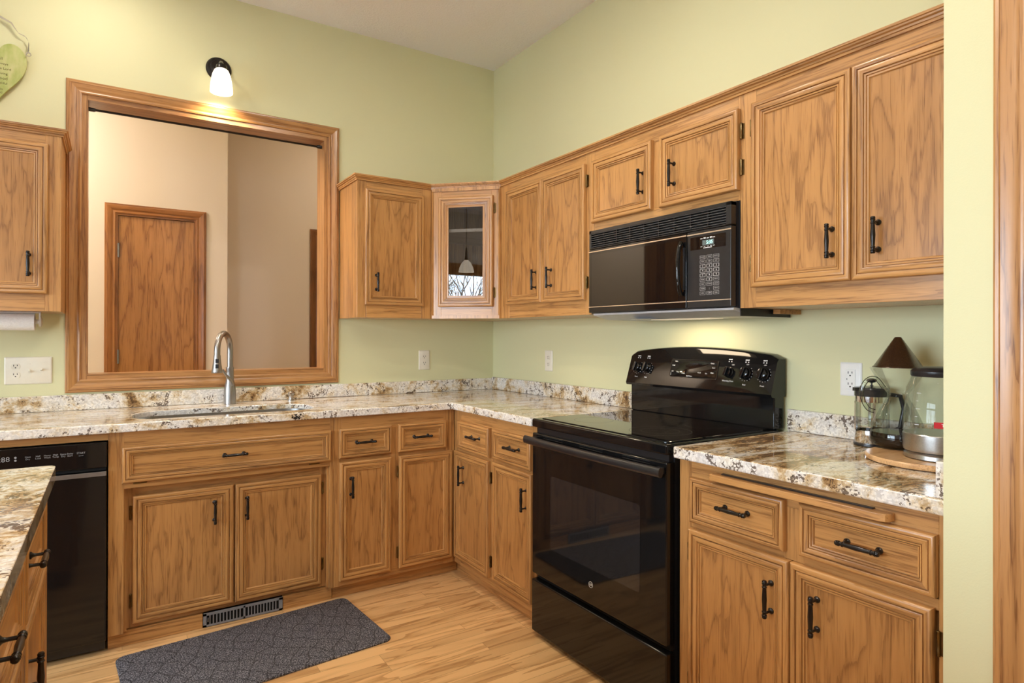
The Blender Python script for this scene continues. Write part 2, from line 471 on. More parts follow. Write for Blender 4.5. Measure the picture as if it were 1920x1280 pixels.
# ------------------------------------------------------------------ the room
X0, Y0, CE = -5.2, -6.6, 3.02
PX0, PX1, PZ0, PZ1 = -2.243, -1.104, 1.056, 2.378      # pass-through opening
WT = 0.13
struct('floor', MB().box(X0 - .2, 1.2, Y0 - .2, 1.9, -0.06, 0.0), FLOOR, smooth=0)
struct('ceiling', MB().box(X0 - .2, 1.2, Y0 - .2, 1.9, CE, CE + 0.06), CEILP, smooth=0)
w = MB()
QX0, QX1, QZ0, QZ1 = PX0 - .007, PX1 + .007, PZ0 - .007, PZ1 + .007
w.box(X0, QX0, 0, WT, 0, CE); w.box(QX1, 1.1, 0, WT, 0, CE); w.box(QX0, QX1, 0, WT, 0, QZ0); w.box(QX0, QX1, 0, WT, QZ1, CE)
struct('wall_left', w, WALLP, smooth=0)
struct('wall_right', MB().box(0, WT, Y0, -.0002, 0, CE), WALLP, smooth=0)
# closet block at the right end of the cabinets, with its door
CX, CY = -0.645, -2.9145
D0, D1, DZ = -3.072, -3.86, 2.04
w = MB(); w.box(CX, -0.002, CY - 0.115, CY, 0, CE); w.box(CX, CX + .115, D0, CY - .115, 0, CE)
w.box(CX, CX + .115, Y0, D1, 0, CE); w.box(CX, CX + .115, D1, D0, DZ, CE); w.box(CX + .07, CX + .115, D1, D0, 0, DZ)
struct('wall_closet', w, WALLP, smooth=0)
w = MB(); w.box(X0, X0 + .002 - .12, Y0, -4.47, 0, CE)
w = MB()
WY0, WY1, WZ0, WZ1 = -3.80, -1.05, 0.78, 2.20          # dining window
w.box(X0 - .13, X0, Y0, WY0, 0, CE); w.box(X0 - .13, X0, WY1, 1.6, 0, CE); w.box(X0 - .13, X0, WY0, WY1, 0, WZ0); w.box(X0 - .13, X0, WY0, WY1, WZ1, CE)
struct('wall_dining', w, paint('white_wall_paint', (0.78, 0.77, 0.74)), smooth=0)
w = MB()
BX0, BX1, BZ1 = -4.6, -4.0, 2.08                       # added fill window in the unseen back wall
w.box(X0, BX0, Y0 - .13, Y0, 0, CE); w.box(BX1, WT, Y0 - .13, Y0, 0, CE); w.box(BX0, BX1, Y0 - .13, Y0, BZ1, CE); w.box(BX0, BX1, Y0 - .13, Y0, 0, 0.06)
struct('wall_back', w, paint('white_wall_paint', (0.78, 0.77, 0.74)), smooth=0)
# hall behind the pass-through
HY, HX, HY2 = 1.16, -1.455, 1.50
DX0, DX1 = -2.112, -1.645
w = MB(); w.box(X0, DX0, HY, HY + .1, 0, CE); w.box(DX1, HX, HY, HY + .1, 0, CE); w.box(DX0, DX1, HY, HY + .1, 2.04, CE); w.box(HX - .1, HX, HY + .1, HY2, 0, CE); w.box(DX0, DX1, HY + .06, HY + .1, 0, 2.04)
struct('wall_hall_near', w, HALLP, smooth=0)
struct('wall_hall_far', MB().box(HX - .1, 1.1, HY2, HY2 + .1, 0, CE), HALLP, smooth=0)
struct('wall_hall_end', MB().box(1.0, 1.1, WT, HY2, 0, CE), HALLP, smooth=0)

def casing_profile(wd):
    # (distance from the opening edge, projection)
    return [(0.0, 0.0), (0.0, 0.010), (0.006, 0.012), (0.012, 0.009), (0.020, 0.009), (0.026, 0.013), (wd - 0.014, 0.016), (wd - 0.010, 0.012), (wd - 0.004, 0.012), (wd, 0.009), (wd, 0.0)]
def frame4(mb, x0, x1, z0, z1, yf, prof, mv, mh, bottom=True):
    """mitred casing round an opening in a y-facing wall; projects to -y from yf"""
    cors = [(x0, z0, -1, -1), (x1, z0, 1, -1), (x1, z1, 1, 1), (x0, z1, -1, 1)]
    sides = [(0, 1, mh), (1, 2, mv), (2, 3, mh), (3, 0, mv)]
    for a, b, m in sides:
        if not bottom and (a, b) == (0, 1): continue
        L = []
        for ca in (cors[a], cors[b]):
            L.append([(ca[0] + ca[2] * d, yf - p, (ca[1] + ca[3] * d) if (bottom or ca[3] > 0) else ca[1]) for d, p in prof])
        mb.loops(L, m, True, True, True)
tr = MB()
frame4(tr, PX0 - .006, PX1 + .006, PZ0 - .006, PZ1 + .006, -0.0006, casing_profile(0.060), 0, 1)
jt = 0.018
tr.box(PX0 - .0065, PX0 + jt, -0.004, WT + .004, PZ0 - .0065, PZ1 + .0065, 0); tr.box(PX1 - jt, PX1 + .0065, -0.004, WT + .004, PZ0 - .0065, PZ1 + .0065, 0)
tr.box(PX0 + jt, PX1 - jt, -0.004, WT + .004, PZ0 - .0065, PZ0 + jt, 1); tr.box(PX0 + jt, PX1 - jt, -0.004, WT + .004, PZ1 - jt, PZ1 + .0065, 1)
o = struct('trim_1', tr, [TV, TH])
# hall door
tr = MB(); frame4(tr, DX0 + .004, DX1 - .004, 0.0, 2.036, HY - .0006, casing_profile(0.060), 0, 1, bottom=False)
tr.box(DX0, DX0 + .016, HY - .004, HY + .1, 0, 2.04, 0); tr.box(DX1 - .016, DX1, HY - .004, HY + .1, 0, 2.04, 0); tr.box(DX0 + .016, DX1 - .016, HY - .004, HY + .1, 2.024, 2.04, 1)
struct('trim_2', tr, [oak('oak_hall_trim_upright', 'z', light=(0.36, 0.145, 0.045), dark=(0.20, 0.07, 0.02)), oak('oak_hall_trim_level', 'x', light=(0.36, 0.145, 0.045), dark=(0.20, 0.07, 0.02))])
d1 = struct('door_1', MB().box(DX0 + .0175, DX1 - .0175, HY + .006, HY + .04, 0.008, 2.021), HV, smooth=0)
for hz in (1.80, 1.12):
    MB().lathe([(0.006, -0.045), (0.007, -0.044), (0.007, 0.044), (0.006, 0.045)], 10, 0, Matrix.Translation((DX0 + .018, HY + .0, hz))).build('hinge', GREYM, d1)
# doorway casing on the far hall wall
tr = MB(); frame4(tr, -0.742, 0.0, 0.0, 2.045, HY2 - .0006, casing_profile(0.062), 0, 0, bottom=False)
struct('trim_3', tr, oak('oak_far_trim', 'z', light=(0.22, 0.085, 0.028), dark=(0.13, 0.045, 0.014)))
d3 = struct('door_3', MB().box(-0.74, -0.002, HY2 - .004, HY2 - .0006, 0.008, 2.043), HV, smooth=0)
# closet door casing (faces -x): built in a y-facing frame then turned
M90 = Matrix.Rotation(-PI/2, 4, 'Z')                     # local +x -> world -y, local -y -> world -x
tr = MB(); frame4(tr, -D0 - .004, -D1 + .004, 0.0, DZ, 0.0, casing_profile(0.062), 0, 1, bottom=False)
tr.box(-D0 - .0, -D0 + .018, -.004, .115, 0, DZ, 0); tr.box(-D1 - .018, -D1, -.004, .115, 0, DZ, 0)
tr.v = [Matrix.Translation((CX - .0006, 0, 0)) @ (M90 @ v) for v in tr.v]
struct('trim_4', tr, [TV, TH])
d2 = struct('door_2', MB().box(CX + .012, CX + .046, D1 + .022, D0 - .022, 0.008, DZ - .004), HV, smooth=0)
kb = MB(); Mk = Matrix.Translation((CX + .011, D0 - .045, 0.918)) @ Matrix.Rotation(-PI/2, 4, 'Y')
kb.lathe([(0.022, 0.0), (0.022, 0.004), (0.008, 0.008), (0.008, 0.035), (0.018, 0.040), (0.0245, 0.052), (0.022, 0.064), (0.010, 0.070)], 20, 0, Mk)
kb.build('door_knob', IRON, d2)

# window frames and panes: dining one seen in reflection, back one added for fill
def window_unit(name, axis, c0, c1, z0, z1, pos, rails, mullions):
    mb = MB()
    fw = 0.07
    def bx(a0, a1, b0, b1, t=0.05):
        if axis == 'x': mb.box(pos - t, pos + t, a0, a1, b0, b1)
        else: mb.box(a0, a1, pos - t, pos + t, b0, b1)
    bx(c0, c0 + fw, z0, z1); bx(c1 - fw, c1, z0, z1); bx(c0, c1, z0, z0 + fw); bx(c0, c1, z1 - fw, z1)
    for r in rails: bx(c0, c1, r - .03, r + .03, .04)
    for q in mullions: bx(q - .04, q + .04, z0, z1, .04)
    o = struct(name, mb, TV, smooth=0)
    p = MB()
    if axis == 'x': p.box(pos - .004, pos + .004, c0 + fw, c1 - fw, z0 + fw, z1 - fw)
    else: p.box(c0 + fw, c1 - fw, pos - .004, pos + .004, z0 + fw, z1 - fw)
    p.build('window_pane', WPANE, o, smooth=0)
    return o
window_unit('window_1', 'x', WY0, WY1, WZ0, WZ1, X0 - .06, [1.80], [-1.95])
window_unit('fill_window', 'y', BX0, BX1, 0.06, BZ1, Y0 - .06, [], [])  # unseen window, added to let in weaker fill from behind
tr = MB(); tr.box(X0 + .0006, X0 + .02, WY0 - .09, WY1 + .09, WZ1, WZ1 + .09); tr.box(X0 + .0006, X0 + .02, WY0 - .09, WY0, WZ0 - .09, WZ1); tr.box(X0 + .0006, X0 + .02, WY1, WY1 + .09, WZ0 - .09, WZ1); tr.box(X0 + .0006, X0 + .02, WY0, WY1, WZ0 - .09, WZ0)
struct('trim_5', tr, TH, smooth=0)
struct('ground', MB().box(-30, X0 - .25, -25, 12, -0.9, -0.8), BOUNCE, smooth=0)  # unseen ground, kept pale to bounce daylight up to the ceiling
# bare trees outside the dining window
def bare_tree(x, y, h, seed, label):
    rnd = random.Random(seed); mb = MB()
    def branch(p, d, L, r, depth):
        q = p + d * L
        mid = p + d * L * .5 + Vector((rnd.uniform(-1, 1), rnd.uniform(-1, 1), 0)) * L * .05
        mb.tube([p, mid, q], [r, r * .8, r * .6], 5)
        if depth:
            for _ in range(3):
                nd = (d + Vector((rnd.uniform(-.8, .8), rnd.uniform(-.8, .8), rnd.uniform(-.1, .5)))).normalized()
                branch(p + d * L * rnd.uniform(.55, 1.0), nd, L * rnd.uniform(.55, .8), r * .55, depth - 1)
    branch(Vector((0, 0, 0)), Vector((0, 0, 1)), h, 0.09, 4)
    o = mb.build('bare_tree', BARK, smooth=60); o.location = (x, y, -0.8)
    return tag(o, label, 'tree', 'bare trees outside the dining window')
bare_tree(-10.0, -4.2, 1.7, 3, 'bare tree outside the dining window, nearest the back wall side')
bare_tree(-11.5, -6.2, 1.9, 5, 'bare tree outside the dining window, farthest out on the lawn')
bare_tree(-10.5, -2.2, 1.6, 8, 'bare tree outside the dining window, nearest the kitchen side')

# ------------------------------------------------------------------ joinery helpers (local frame: x along the run, -y to the room, z up)
DOORP = [(0, 0.020), (0, 0.0045), (0.0015, 0.002), (0.005, 0.0), (0.0120, 0.0), (0.0150, 0.0012), (0.0158, 0.0060), (0.0178, 0.0060), (0.0186, 0.0022), (0.0205, 0.0012),
         (0.0300, 0.0022), (0.0325, 0.0036), (0.0332, 0.0080), (0.0350, 0.0080), (0.0358, 0.0050), (0.0395, 0.0060), (0.0402, 0.0102), (0.0420, 0.0102), (0.0428, 0.0075), (0.0465, 0.0085), (0.0478, 0.0112), (0.0490, 0.0128)]
DRAWP = [(a * (0.80 if a > 0.005 else 1), b) for a, b in DOORP]
def panel(mb, x0, x1, z0, z1, yf, prof=DOORP, hole=None, pm=2):
    """raised door or drawer front; materials 0 upright, 1 level, 2 centre panel"""
    L = []
    for ins, dep in prof:
        L.append([(x0 + ins, yf + dep, z0 + ins), (x1 - ins, yf + dep, z0 + ins), (x1 - ins, yf + dep, z1 - ins), (x0 + ins, yf + dep, z1 - ins)])
    if hole:
        hx0, hx1, hz0, hz1 = hole
        dep = prof[-1][1]
        for dd in (dep - .0005, 0.020):
            L.append([(hx0, yf + dd, hz0), (hx1, yf + dd, hz0), (hx1, yf + dd, hz1), (hx0, yf + dd, hz1)])
        L.append(L[0])
        mb.loops(L, 0, True, False, False, None, [1, 0, 1, 0])
    else:
        mb.loops(L, 0, True, False, False, None, [1, 0, 1, 0])
        b = len(mb.v) - 4
        mb.f.append([b, b + 1, b + 2, b + 3]); mb.m.append(pm)
        a = len(mb.v) - 4 * len(L)
        mb.f.append([a + 3, a + 2, a + 1, a]); mb.m.append(1)
    return mb
PULL = [(0.0010, -0.0520), (0.0045, -0.0515), (0.0058, -0.0490), (0.0058, -0.0460), (0.0048, -0.0450), (0.0062, -0.0435), (0.0062, -0.0420), (0.0048, -0.0405), (0.0048, -0.0360),
        (0.0060, -0.0345), (0.0060, -0.0325), (0.0046, -0.0310), (0.0050, -0.0200), (0.0060, 0.0)]
PULL = [(r * 1.14, z) for r, z in PULL]
PULL = PULL + [(r, -z) for r, z in PULL[-2::-1]]
def pull(parent, cx, cz, yf, axis, off=(0, 0, 0), out=0.030):
    mb = MB()
    R = Matrix.Identity(4) if axis == 'z' else Matrix.Rotation(PI/2, 4, 'Y')
    mb.lathe(PULL, 12, 0, Matrix.Translation((cx, yf - out, cz)) @ R)
    for sgn in (-1, 1):
        px, pz = (cx, cz + sgn * 0.0381) if axis == 'z' else (cx + sgn * 0.0381, cz)
        mb.lathe([(0.0085, 0.0), (0.0085, 0.0025), (0.0050, 0.0055), (0.0036, 0.011), (0.0036, out - .001)], 12, 0, Matrix.Translation((px, yf, pz)) @ Matrix.Rotation(PI/2, 4, 'X'))
    return mb.build('handle', IRON, parent, off)
def hinge(parent, x, z, yface, off=(0, 0, 0), horiz=False):
    mb = MB()
    if horiz:
        mb.lathe([(0.0028, -0.024), (0.0034, -0.023), (0.0034, 0.023), (0.0028, 0.024)], 8, 0, Matrix.Translation((x, yface - .004, z)) @ Matrix.Rotation(PI/2, 4, 'Y'))
    else:
        mb.lathe([(0.0020, -0.029), (0.0042, -0.027), (0.0042, -0.012), (0.0036, -0.011), (0.0036, 0.011), (0.0042, 0.012), (0.0042, 0.027), (0.0020, 0.029)], 8, 0, Matrix.Translation((x, yface - .006, z)))
        mb.box(x - .002, x + .008, yface - .0025, yface + .0005, z - .026, z + .026)
    return mb.build('hinge', BRASS, parent, off)
def door(parent, x0, x1, z0, z1, yf, handle=None, hinges=(), off=(0, 0, 0), pm=OVP, axis='z'):
    mb = panel(MB(), x0, x1, z0, z1, yf)
    d = mb.build('door', [OV, OH, pm], parent, off)
    if handle: pull(d, handle[0], handle[1], yf + .0125, axis, off)
    for hx, hz in hinges: hinge(d, hx, hz, yf + .020, off)
    return d
def drawer(parent, x0, x1, z0, z1, yf, hx=None, hz=None, off=(0, 0, 0), name='drawer'):
    mb = panel(MB(), x0, x1, z0, z1, yf, DRAWP)
    d = mb.build(name, [OV, OH, OH], parent, off)
    if hx is None: hx = (x0 + x1) / 2
    if hz is None: hz = (z0 + z1) / 2
    pull(d, hx, hz, yf + .0125, 'x', off)
    return d
def cab_frame(run, x0):
    """location and turn of a cabinet whose run starts at x0 ('A' along the pass-through wall, 'B' along the range wall)"""
    return ((x0, 0, 0), 0.0) if run == 'A' else ((0, -x0, 0), -PI/2)
FY = -0.600; FYD = -0.6205; TY = -0.565; BZ, BT = 0.064, 0.871
def face_frame(parent, off, stiles, rails, yf=FY, th=0.019):
    mb = MB()
    for a, b, c, d in stiles: mb.box(a, b, yf, yf + th, c, d, 0)
    for a, b, c, d in rails: mb.box(a, b, yf, yf + th, c, d, 1)
    return mb.build('face_frame', [OV, OH], parent, off, smooth=0, bevel=0.0007, seg=1)
def base_body(parent, off, x0, x1, toe=(None, None)):
    mb = MB(); mb.box(x0 + .001, x1 - .001, FY + .0195, -0.004, BZ, BT, 0)
    b = mb.build('body', OV, parent, off, smooth=0)
    t0 = x0 if toe[0] is None else toe[0]; t1 = x1 if toe[1] is None else toe[1]
    MB().box(t0 + .0006, t1 - .0006, TY, TY + .018, 0.001, BZ - .0005, 0).build('toe_board', OH, parent, off, smooth=0)
    return b

# ------------------------------------------------------------------ base cabinets
# sink cabinet: doors set back between two long stiles
xs0, xs1 = -2.1385, -1.2412
loc, rz = cab_frame('A', xs0); off = (xs0, 0, 0)
t = thing('sink_cabinet', 'oak sink base cabinet with one wide drawer front over two recessed doors', 'cabinet', loc, rz)
mb = MB(); mb.box(xs0 + .001, xs1 - .001, -0.555, -0.004, BZ, 0.66, 0); mb.box(xs0 + .001, -2.075, FY + .0195, -0.004, BZ, BT, 0); mb.box(-1.27, xs1 - .001, FY + .0195, -0.004, BZ, BT, 0)
mb.box(-2.075, -1.27, FY + .0195, -0.575, 0.6425, BT, 0)
mb.build('body', OV, t, off, smooth=0)
face_frame(t, off, [(xs0, -2.0855, 0.064, BT), (-1.262, xs1, 0.064, BT)], [(-2.0855, -1.262, 0.808, BT), (-2.0855, -1.262, 0.642, 0.690)])
mb = MB(); yb = -0.5585
mb.box(-2.0845, -2.045, yb, yb + .0035, 0.066, 0.641, 0); mb.box(-1.302, -1.2625, yb, yb + .0035, 0.066, 0.641, 0)
mb.box(-2.045, -1.302, yb, yb + .0035, 0.590, 0.641, 1); mb.box(-2.045, -1.302, yb, yb + .0035, 0.066, 0.105, 1)
mb.build('recessed_frame', [OV, OH], t, off, smooth=0)
dr = drawer(t, -2.093, -1.2605, 0.667, 0.811, FYD, -1.680, 0.743, off, 'drawer_front')
hinge(dr, -2.03, 0.662, FY, off, True); hinge(dr, -1.335, 0.662, FY, off, True)
yd = -0.579
door(t, -2.055, -1.6765, 0.085, 0.603, yd, (-1.752, 0.497), [(-2.062, 0.535), (-2.062, 0.176)], off)
door(t, -1.6695, -1.2935, 0.085, 0.603, yd, (-1.622, 0.497), [(-1.286, 0.535), (-1.286, 0.176)], off)
MB().box(xs0 + .0006, -1.797, TY - .002, TY + .018, 0.001, 0.062).build('toe_board', OH, t, off, smooth=0)
MB().box(-1.465, -1.2418, TY - .002, TY + .018, 0.001, 0.062).build('toe_board', OH, t, off, smooth=0)
MB().box(-2.95, xs0 - .0006, FY, FY + .019, 0.843, BT).build('dishwasher_rail', OH, t, off, smooth=0)
# corner cabinet on the pass-through wall
xc0, xc1 = -1.2406, -0.6006
loc, rz = cab_frame('A', xc0); off = (xc0, 0, 0)
t = thing('base_cabinet', 'oak base cabinet right of the sink, two drawers over two narrow doors', 'cabinet', loc, rz)
base_body(t, off, xc0, -0.602, (None, -0.5655))
face_frame(t, off, [(xc0, -1.206, BZ, BT), (-0.965, -0.914, 0.105, 0.80), (-0.665, -0.6008, BZ, BT)],
           [(-1.206, -0.665, 0.80, BT), (-1.206, -0.665, BZ, 0.105), (-1.206, -0.965, 0.655, 0.68), (-0.914, -0.665, 0.655, 0.68)])
drawer(t, -1.2215, -0.958, 0.674, 0.814, FYD, -1.0975, 0.745, off)
drawer(t, -0.922, -0.657, 0.675, 0.814, FYD, -0.798, 0.746, off)
door(t, -1.2185, -0.960, 0.092, 0.656, FYD, (-1.162, 0.535), [], off)
door(t, -0.9185, -0.6212, 0.095, 0.656, FYD, None, [(-0.924, 0.578), (-0.924, 0.173)], off)
# base cabinet on the range wall, left of the range
xb0, xb1 = 0.6016, 1.3545
loc, rz = cab_frame('B', xb0); off = (xb0, 0, 0)
t = thing('base_cabinet', 'oak base cabinet left of the black range, two drawers over two doors', 'cabinet', loc, rz)
base_body(t, off, 0.622, xb1, (0.5665, None))
face_frame(t, off, [(0.6018, 0.672, BZ, BT), (0.972, 1.022, 0.105, 0.80), (1.322, xb1, BZ, BT)],
           [(0.672, 1.322, 0.80, BT), (0.672, 1.322, BZ, 0.105), (0.672, 0.972, 0.655, 0.68), (1.022, 1.322, 0.655, 0.68)])
drawer(t, 0.664, 0.980, 0.675, 0.817, FYD, 0.838, 0.752, off)
drawer(t, 1.0145, 1.331, 0.678, 0.818, FYD, 1.190, 0.752, off)
door(t, 0.6262, 0.9745, 0.101, 0.658, FYD, (0.713, 0.542), [(0.980, 0.580), (0.980, 0.179)], off)
door(t, 1.017, 1.3385, 0.105, 0.662, FYD, (1.290, 0.546), [], off)
# base cabinet right of the range
xd0, xd1 = 2.1492, 2.9135
loc, rz = cab_frame('B', xd0); off = (xd0, 0, 0)
t = thing('base_cabinet', 'oak base cabinet right of the black range with a pull-out board', 'cabinet', loc, rz)
base_body(t, off, xd0, xd1)
face_frame(t, off, [(xd0, 2.196, BZ, BT), (2.516, 2.573, 0.66, 0.80), (2.888, xd1, BZ, BT)],
           [(2.196, 2.888, 0.80, BT), (2.196, 2.888, BZ, 0.105), (2.196, 2.516, 0.655, 0.68), (2.573, 2.888, 0.655, 0.68)])
mb = MB(); rr = 0.014
pts = [(2.288, FY - .0004), (2.288, -0.626), (2.292, -0.634), (2.302, -0.636), (2.775, -0.636), (2.790, -0.632), (2.797, -0.622), (2.797, FY - .0004)]
mb.loops([[(x, y, 0.8295) for x, y in pts], [(x, y, 0.8485) for x, y in pts]])
mb.build('cutting_board', OH, t, off, bevel=0.002)
MB().box(2.318, 2.752, FY - .012, FY - .0005, 0.8488, 0.8515).build('board_slot', BLACKM, t, off, smooth=0)
drawer(t, 2.2025, 2.523, 0.681, 0.820, FYD, 2.3675, 0.7535, off)
drawer(t, 2.567, 2.8875, 0.685, 0.823, FYD, 2.728, 0.7535, off)
door(t, 2.198, 2.5385, 0.105, 0.660, FYD, (2.481, 0.5435), [(2.192, 0.585), (2.192, 0.180)], off)
door(t, 2.5425, 2.881, 0.105, 0.660, FYD, (2.613, 0.5455), [(2.889, 0.585), (2.889, 0.180)], off)

# floor register in the toe board
mb = MB(); vx0, vx1 = -1.7945, -1.4675
mb.box(vx0, vx1, -0.5695, -0.5665, 0.050, 0.0615); mb.box(vx0, vx1, -0.5695, -0.5665, 0.003, 0.011); mb.box(vx0, vx0 + .013, -0.5695, -0.5665, 0.003, 0.06); mb.box(vx1 - .016, vx1, -0.5695, -0.5665, 0.003, 0.06)
mb.box(-1.634, -1.626, -0.5695, -0.5665, 0.003, 0.06)
v = thing('floor_register', 'grey slotted heating register in the toe board under the sink doors', 'vent', ((vx0 + vx1) / 2, -0.5665, 0.0))
fr = mb.build('register_frame', VENTM, v, v.location, smooth=0)
for a, b, n in ((vx0 + .013, -1.634, 11), (-1.626, vx1 - .016, 11)):
    for i in range(1, n):
        x = a + (b - a) * i / n
        MB().box(x - .0022, x + .0022, -0.5690, -0.5640, 0.011, 0.050).build('slat', VENTM, v, v.location, smooth=0)
MB().box(vx0 + .002, vx1 - .002, -0.561, -0.559, 0.003, 0.0595).build('duct_shade_plate', DARK, v, v.location, smooth=0)  # dark plate standing in for the shade behind the slats
MB().box(vx0 + .016, vx0 + .020, -0.574, -0.563, 0.024, 0.042).build('lever', GREYM, v, v.location, smooth=0)

# ------------------------------------------------------------------ upper cabinets
UF, UD, UZ0, UZ1 = -0.313, -0.3335, 1.3555, 2.092
def upper_body(t, off, x0, x1, z0=UZ0, z1=UZ1):
    MB().box(x0 + .0006, x1 - .0006, UF + .0195, -0.003, z0, z1).build('body', OV, t, off, smooth=0)
# left of the pass-through
a0, a1 = -3.05, -2.3080
loc, rz = cab_frame('A', a0); off = (a0, 0, 0)
loc = (loc[0], loc[1], UZ0); off = (a0, 0, UZ0)
t = thing('wall_cabinet', 'oak wall cabinet left of the pass-through opening, above the paper towel', 'cabinet', loc, rz)
upper_body(t, off, a0, a1)
face_frame(t, off, [(a0, a0 + .05, UZ0, UZ1), (-2.362, a1, UZ0, UZ1)], [(a0 + .05, -2.362, 2.035, UZ1), (a0 + .05, -2.362, UZ0, 1.432)], UF)
door(t, -2.695, -2.3515, 1.426, 2.047, UD, (-2.415, 1.547), [], off)
door(t, -3.04, -2.699, 1.426, 2.047, UD, None, [], off)
# right of the pass-through
a0, a1 = -1.0345, -0.6046
off = (a0, 0, UZ0)
t = thing('wall_cabinet', 'oak single-door wall cabinet right of the pass-through opening', 'cabinet', (a0, 0, UZ0), 0)
upper_body(t, off, a0, a1)
face_frame(t, off, [(a0, -0.985, UZ0, UZ1), (-0.662, a1, UZ0, UZ1)], [(-0.985, -0.662, 2.035, UZ1), (-0.985, -0.662, UZ0, 1.432)], UF)
door(t, -0.9955, -0.653, 1.424, 2.046, UD, (-0.931, 1.546), [], off)
# corner cabinet with the glass door
q = 0.604
t = thing('corner_cabinet', 'oak diagonal corner wall cabinet with a glass door', 'cabinet', (-0.3, -0.3, UZ0), 0)
off = (-0.3, -0.3, UZ0)
mb = MB(); poly = [(-q + .001, -.003), (-q + .001, -.325), (-.325, -q + .001), (-.003, -q + .001), (-.003, -.003)]
mb.prism(poly, UZ0, UZ0 + .018); mb.prism(poly, UZ1 - .018, UZ1)
mb.box(-q + .001, -.003, -.015, -.003, UZ0 + .018, UZ1 - .018); mb.box(-.015, -.003, -q + .001, -.016, UZ0 + .018, UZ1 - .018)
mb.box(-q + .001, -q + .014, -.325, -.016, UZ0 + .018, UZ1 - .018); mb.box(-.325, -.016, -q + .001, -q + .014, UZ0 + .018, UZ1 - .018)
mb.build('body', OV, t, off, smooth=0)
pin = [(-q + .016, -.018), (-q + .016, -.31), (-.31, -q + .016), (-.018, -q + .016), (-.018, -.018)]
MB().prism(pin, 1.845, 1.863).build('shelf', oak('maple_shelf', 'x', light=(0.72, 0.60, 0.46), dark=(0.60, 0.46, 0.32)), t, off, smooth=0)
DL = 0.411
fr = MB(); z0, z1 = UZ0, UZ1
fr.box(.002, .062, 0, .019, z0, z1, 0); fr.box(.355, DL - .002, 0, .019, z0, z1, 0); fr.box(.062, .355, 0, .019, 2.03, z1, 1); fr.box(.062, .355, 0, .019, z0, 1.432, 1)
ff = fr.build('face_frame', [OV, OH], t, (0, 0, UZ0), smooth=0, bevel=0.0007, seg=1)
ff.location = (-q + .3, -.313 + .3, 0); ff.rotation_euler = (0, 0, -PI/4)
mb = panel(MB(), .049, .367, 1.4215, 2.0395, -0.0205, DOORP, (.1065, .306, 1.484, 1.981))
gd = mb.build('door', [OV, OH, OVP], t, (0, 0, UZ0)); gd.location = ff.location; gd.rotation_euler = ff.rotation_euler
MB().box(.100, .312, -0.004, -0.001, 1.478, 1.987).build('glass_pane', PANE, gd, (0, 0, UZ0), smooth=0)
for hz in (1.970, 1.500): hinge(gd, .373, hz, 0.0, (0, 0, UZ0))
# two-door cabinet between the corner and the microwave
b0, b1 = 0.6046, 1.3725
off = (b0, 0, UZ0)
t = thing('wall_cabinet', 'oak two-door wall cabinet between the glass corner cabinet and the microwave', 'cabinet', (0, -b0, UZ0), -PI/2)
upper_body(t, off, b0, b1)
face_frame(t, off, [(b0, 0.690, UZ0, UZ1), (1.332, b1, UZ0, UZ1)], [(0.690, 1.332, 2.03, UZ1), (0.690, 1.332, UZ0, 1.434)], UF)
door(t, 0.6755, 1.004, 1.4265, 2.041, UD, (0.952, 1.543), [], off)
door(t, 1.008, 1.339, 1.4235, 2.041, UD, (1.078, 1.544), [(1.3465, 1.963), (1.3465, 1.502)], off)
# over the microwave
b0, b1 = 1.3731, 2.1595
off = (b0, 0, 1.727)
t = thing('wall_cabinet', 'short oak wall cabinet with two doors above the microwave', 'cabinet', (0, -b0, 1.727), -PI/2)
upper_body(t, off, b0, b1, 1.727, UZ1)
face_frame(t, off, [(b0, 1.397, 1.727, UZ1), (1.745, 1.806, 1.768, 2.03), (2.152, b1, 1.727, UZ1)], [(1.397, 2.152, 2.03, UZ1), (1.397, 2.152, 1.727, 1.768)], UF)
door(t, 1.3885, 1.7545, 1.763, 2.040, UD, (1.7025, 1.8815), [], off)
door(t, 1.798, 2.1605, 1.761, 2.040, UD, (1.867, 1.881), [(2.1675, 1.962), (2.1675, 1.838)], off)
# tall pair at the right end
b0, b1 = 2.1601, 2.9135
off = (b0, 0, UZ0)
t = thing('wall_cabinet', 'oak wall cabinet with two tall doors at the right end by the pale wall', 'cabinet', (0, -b0, UZ0), -PI/2)
upper_body(t, off, b0, b1)
face_frame(t, off, [(b0, 2.222, UZ0, UZ1), (2.886, b1, UZ0, UZ1)], [(2.222, 2.886, 2.03, UZ1), (2.222, 2.886, UZ0, 1.434)], UF)
door(t, 2.2125, 2.5455, 1.4225, 2.0405, UD, (2.487, 1.5415), [(2.2065, 1.962), (2.2065, 1.505)], off)
door(t, 2.5490, 2.8855, 1.4215, 2.042, UD, (2.620, 1.5415), [], off)
MB().box(2.162, 2.19, -.13, -.004, UZ0 - .016, UZ0 - .0005).build('mounting_cleat', OH, t, off, smooth=0)

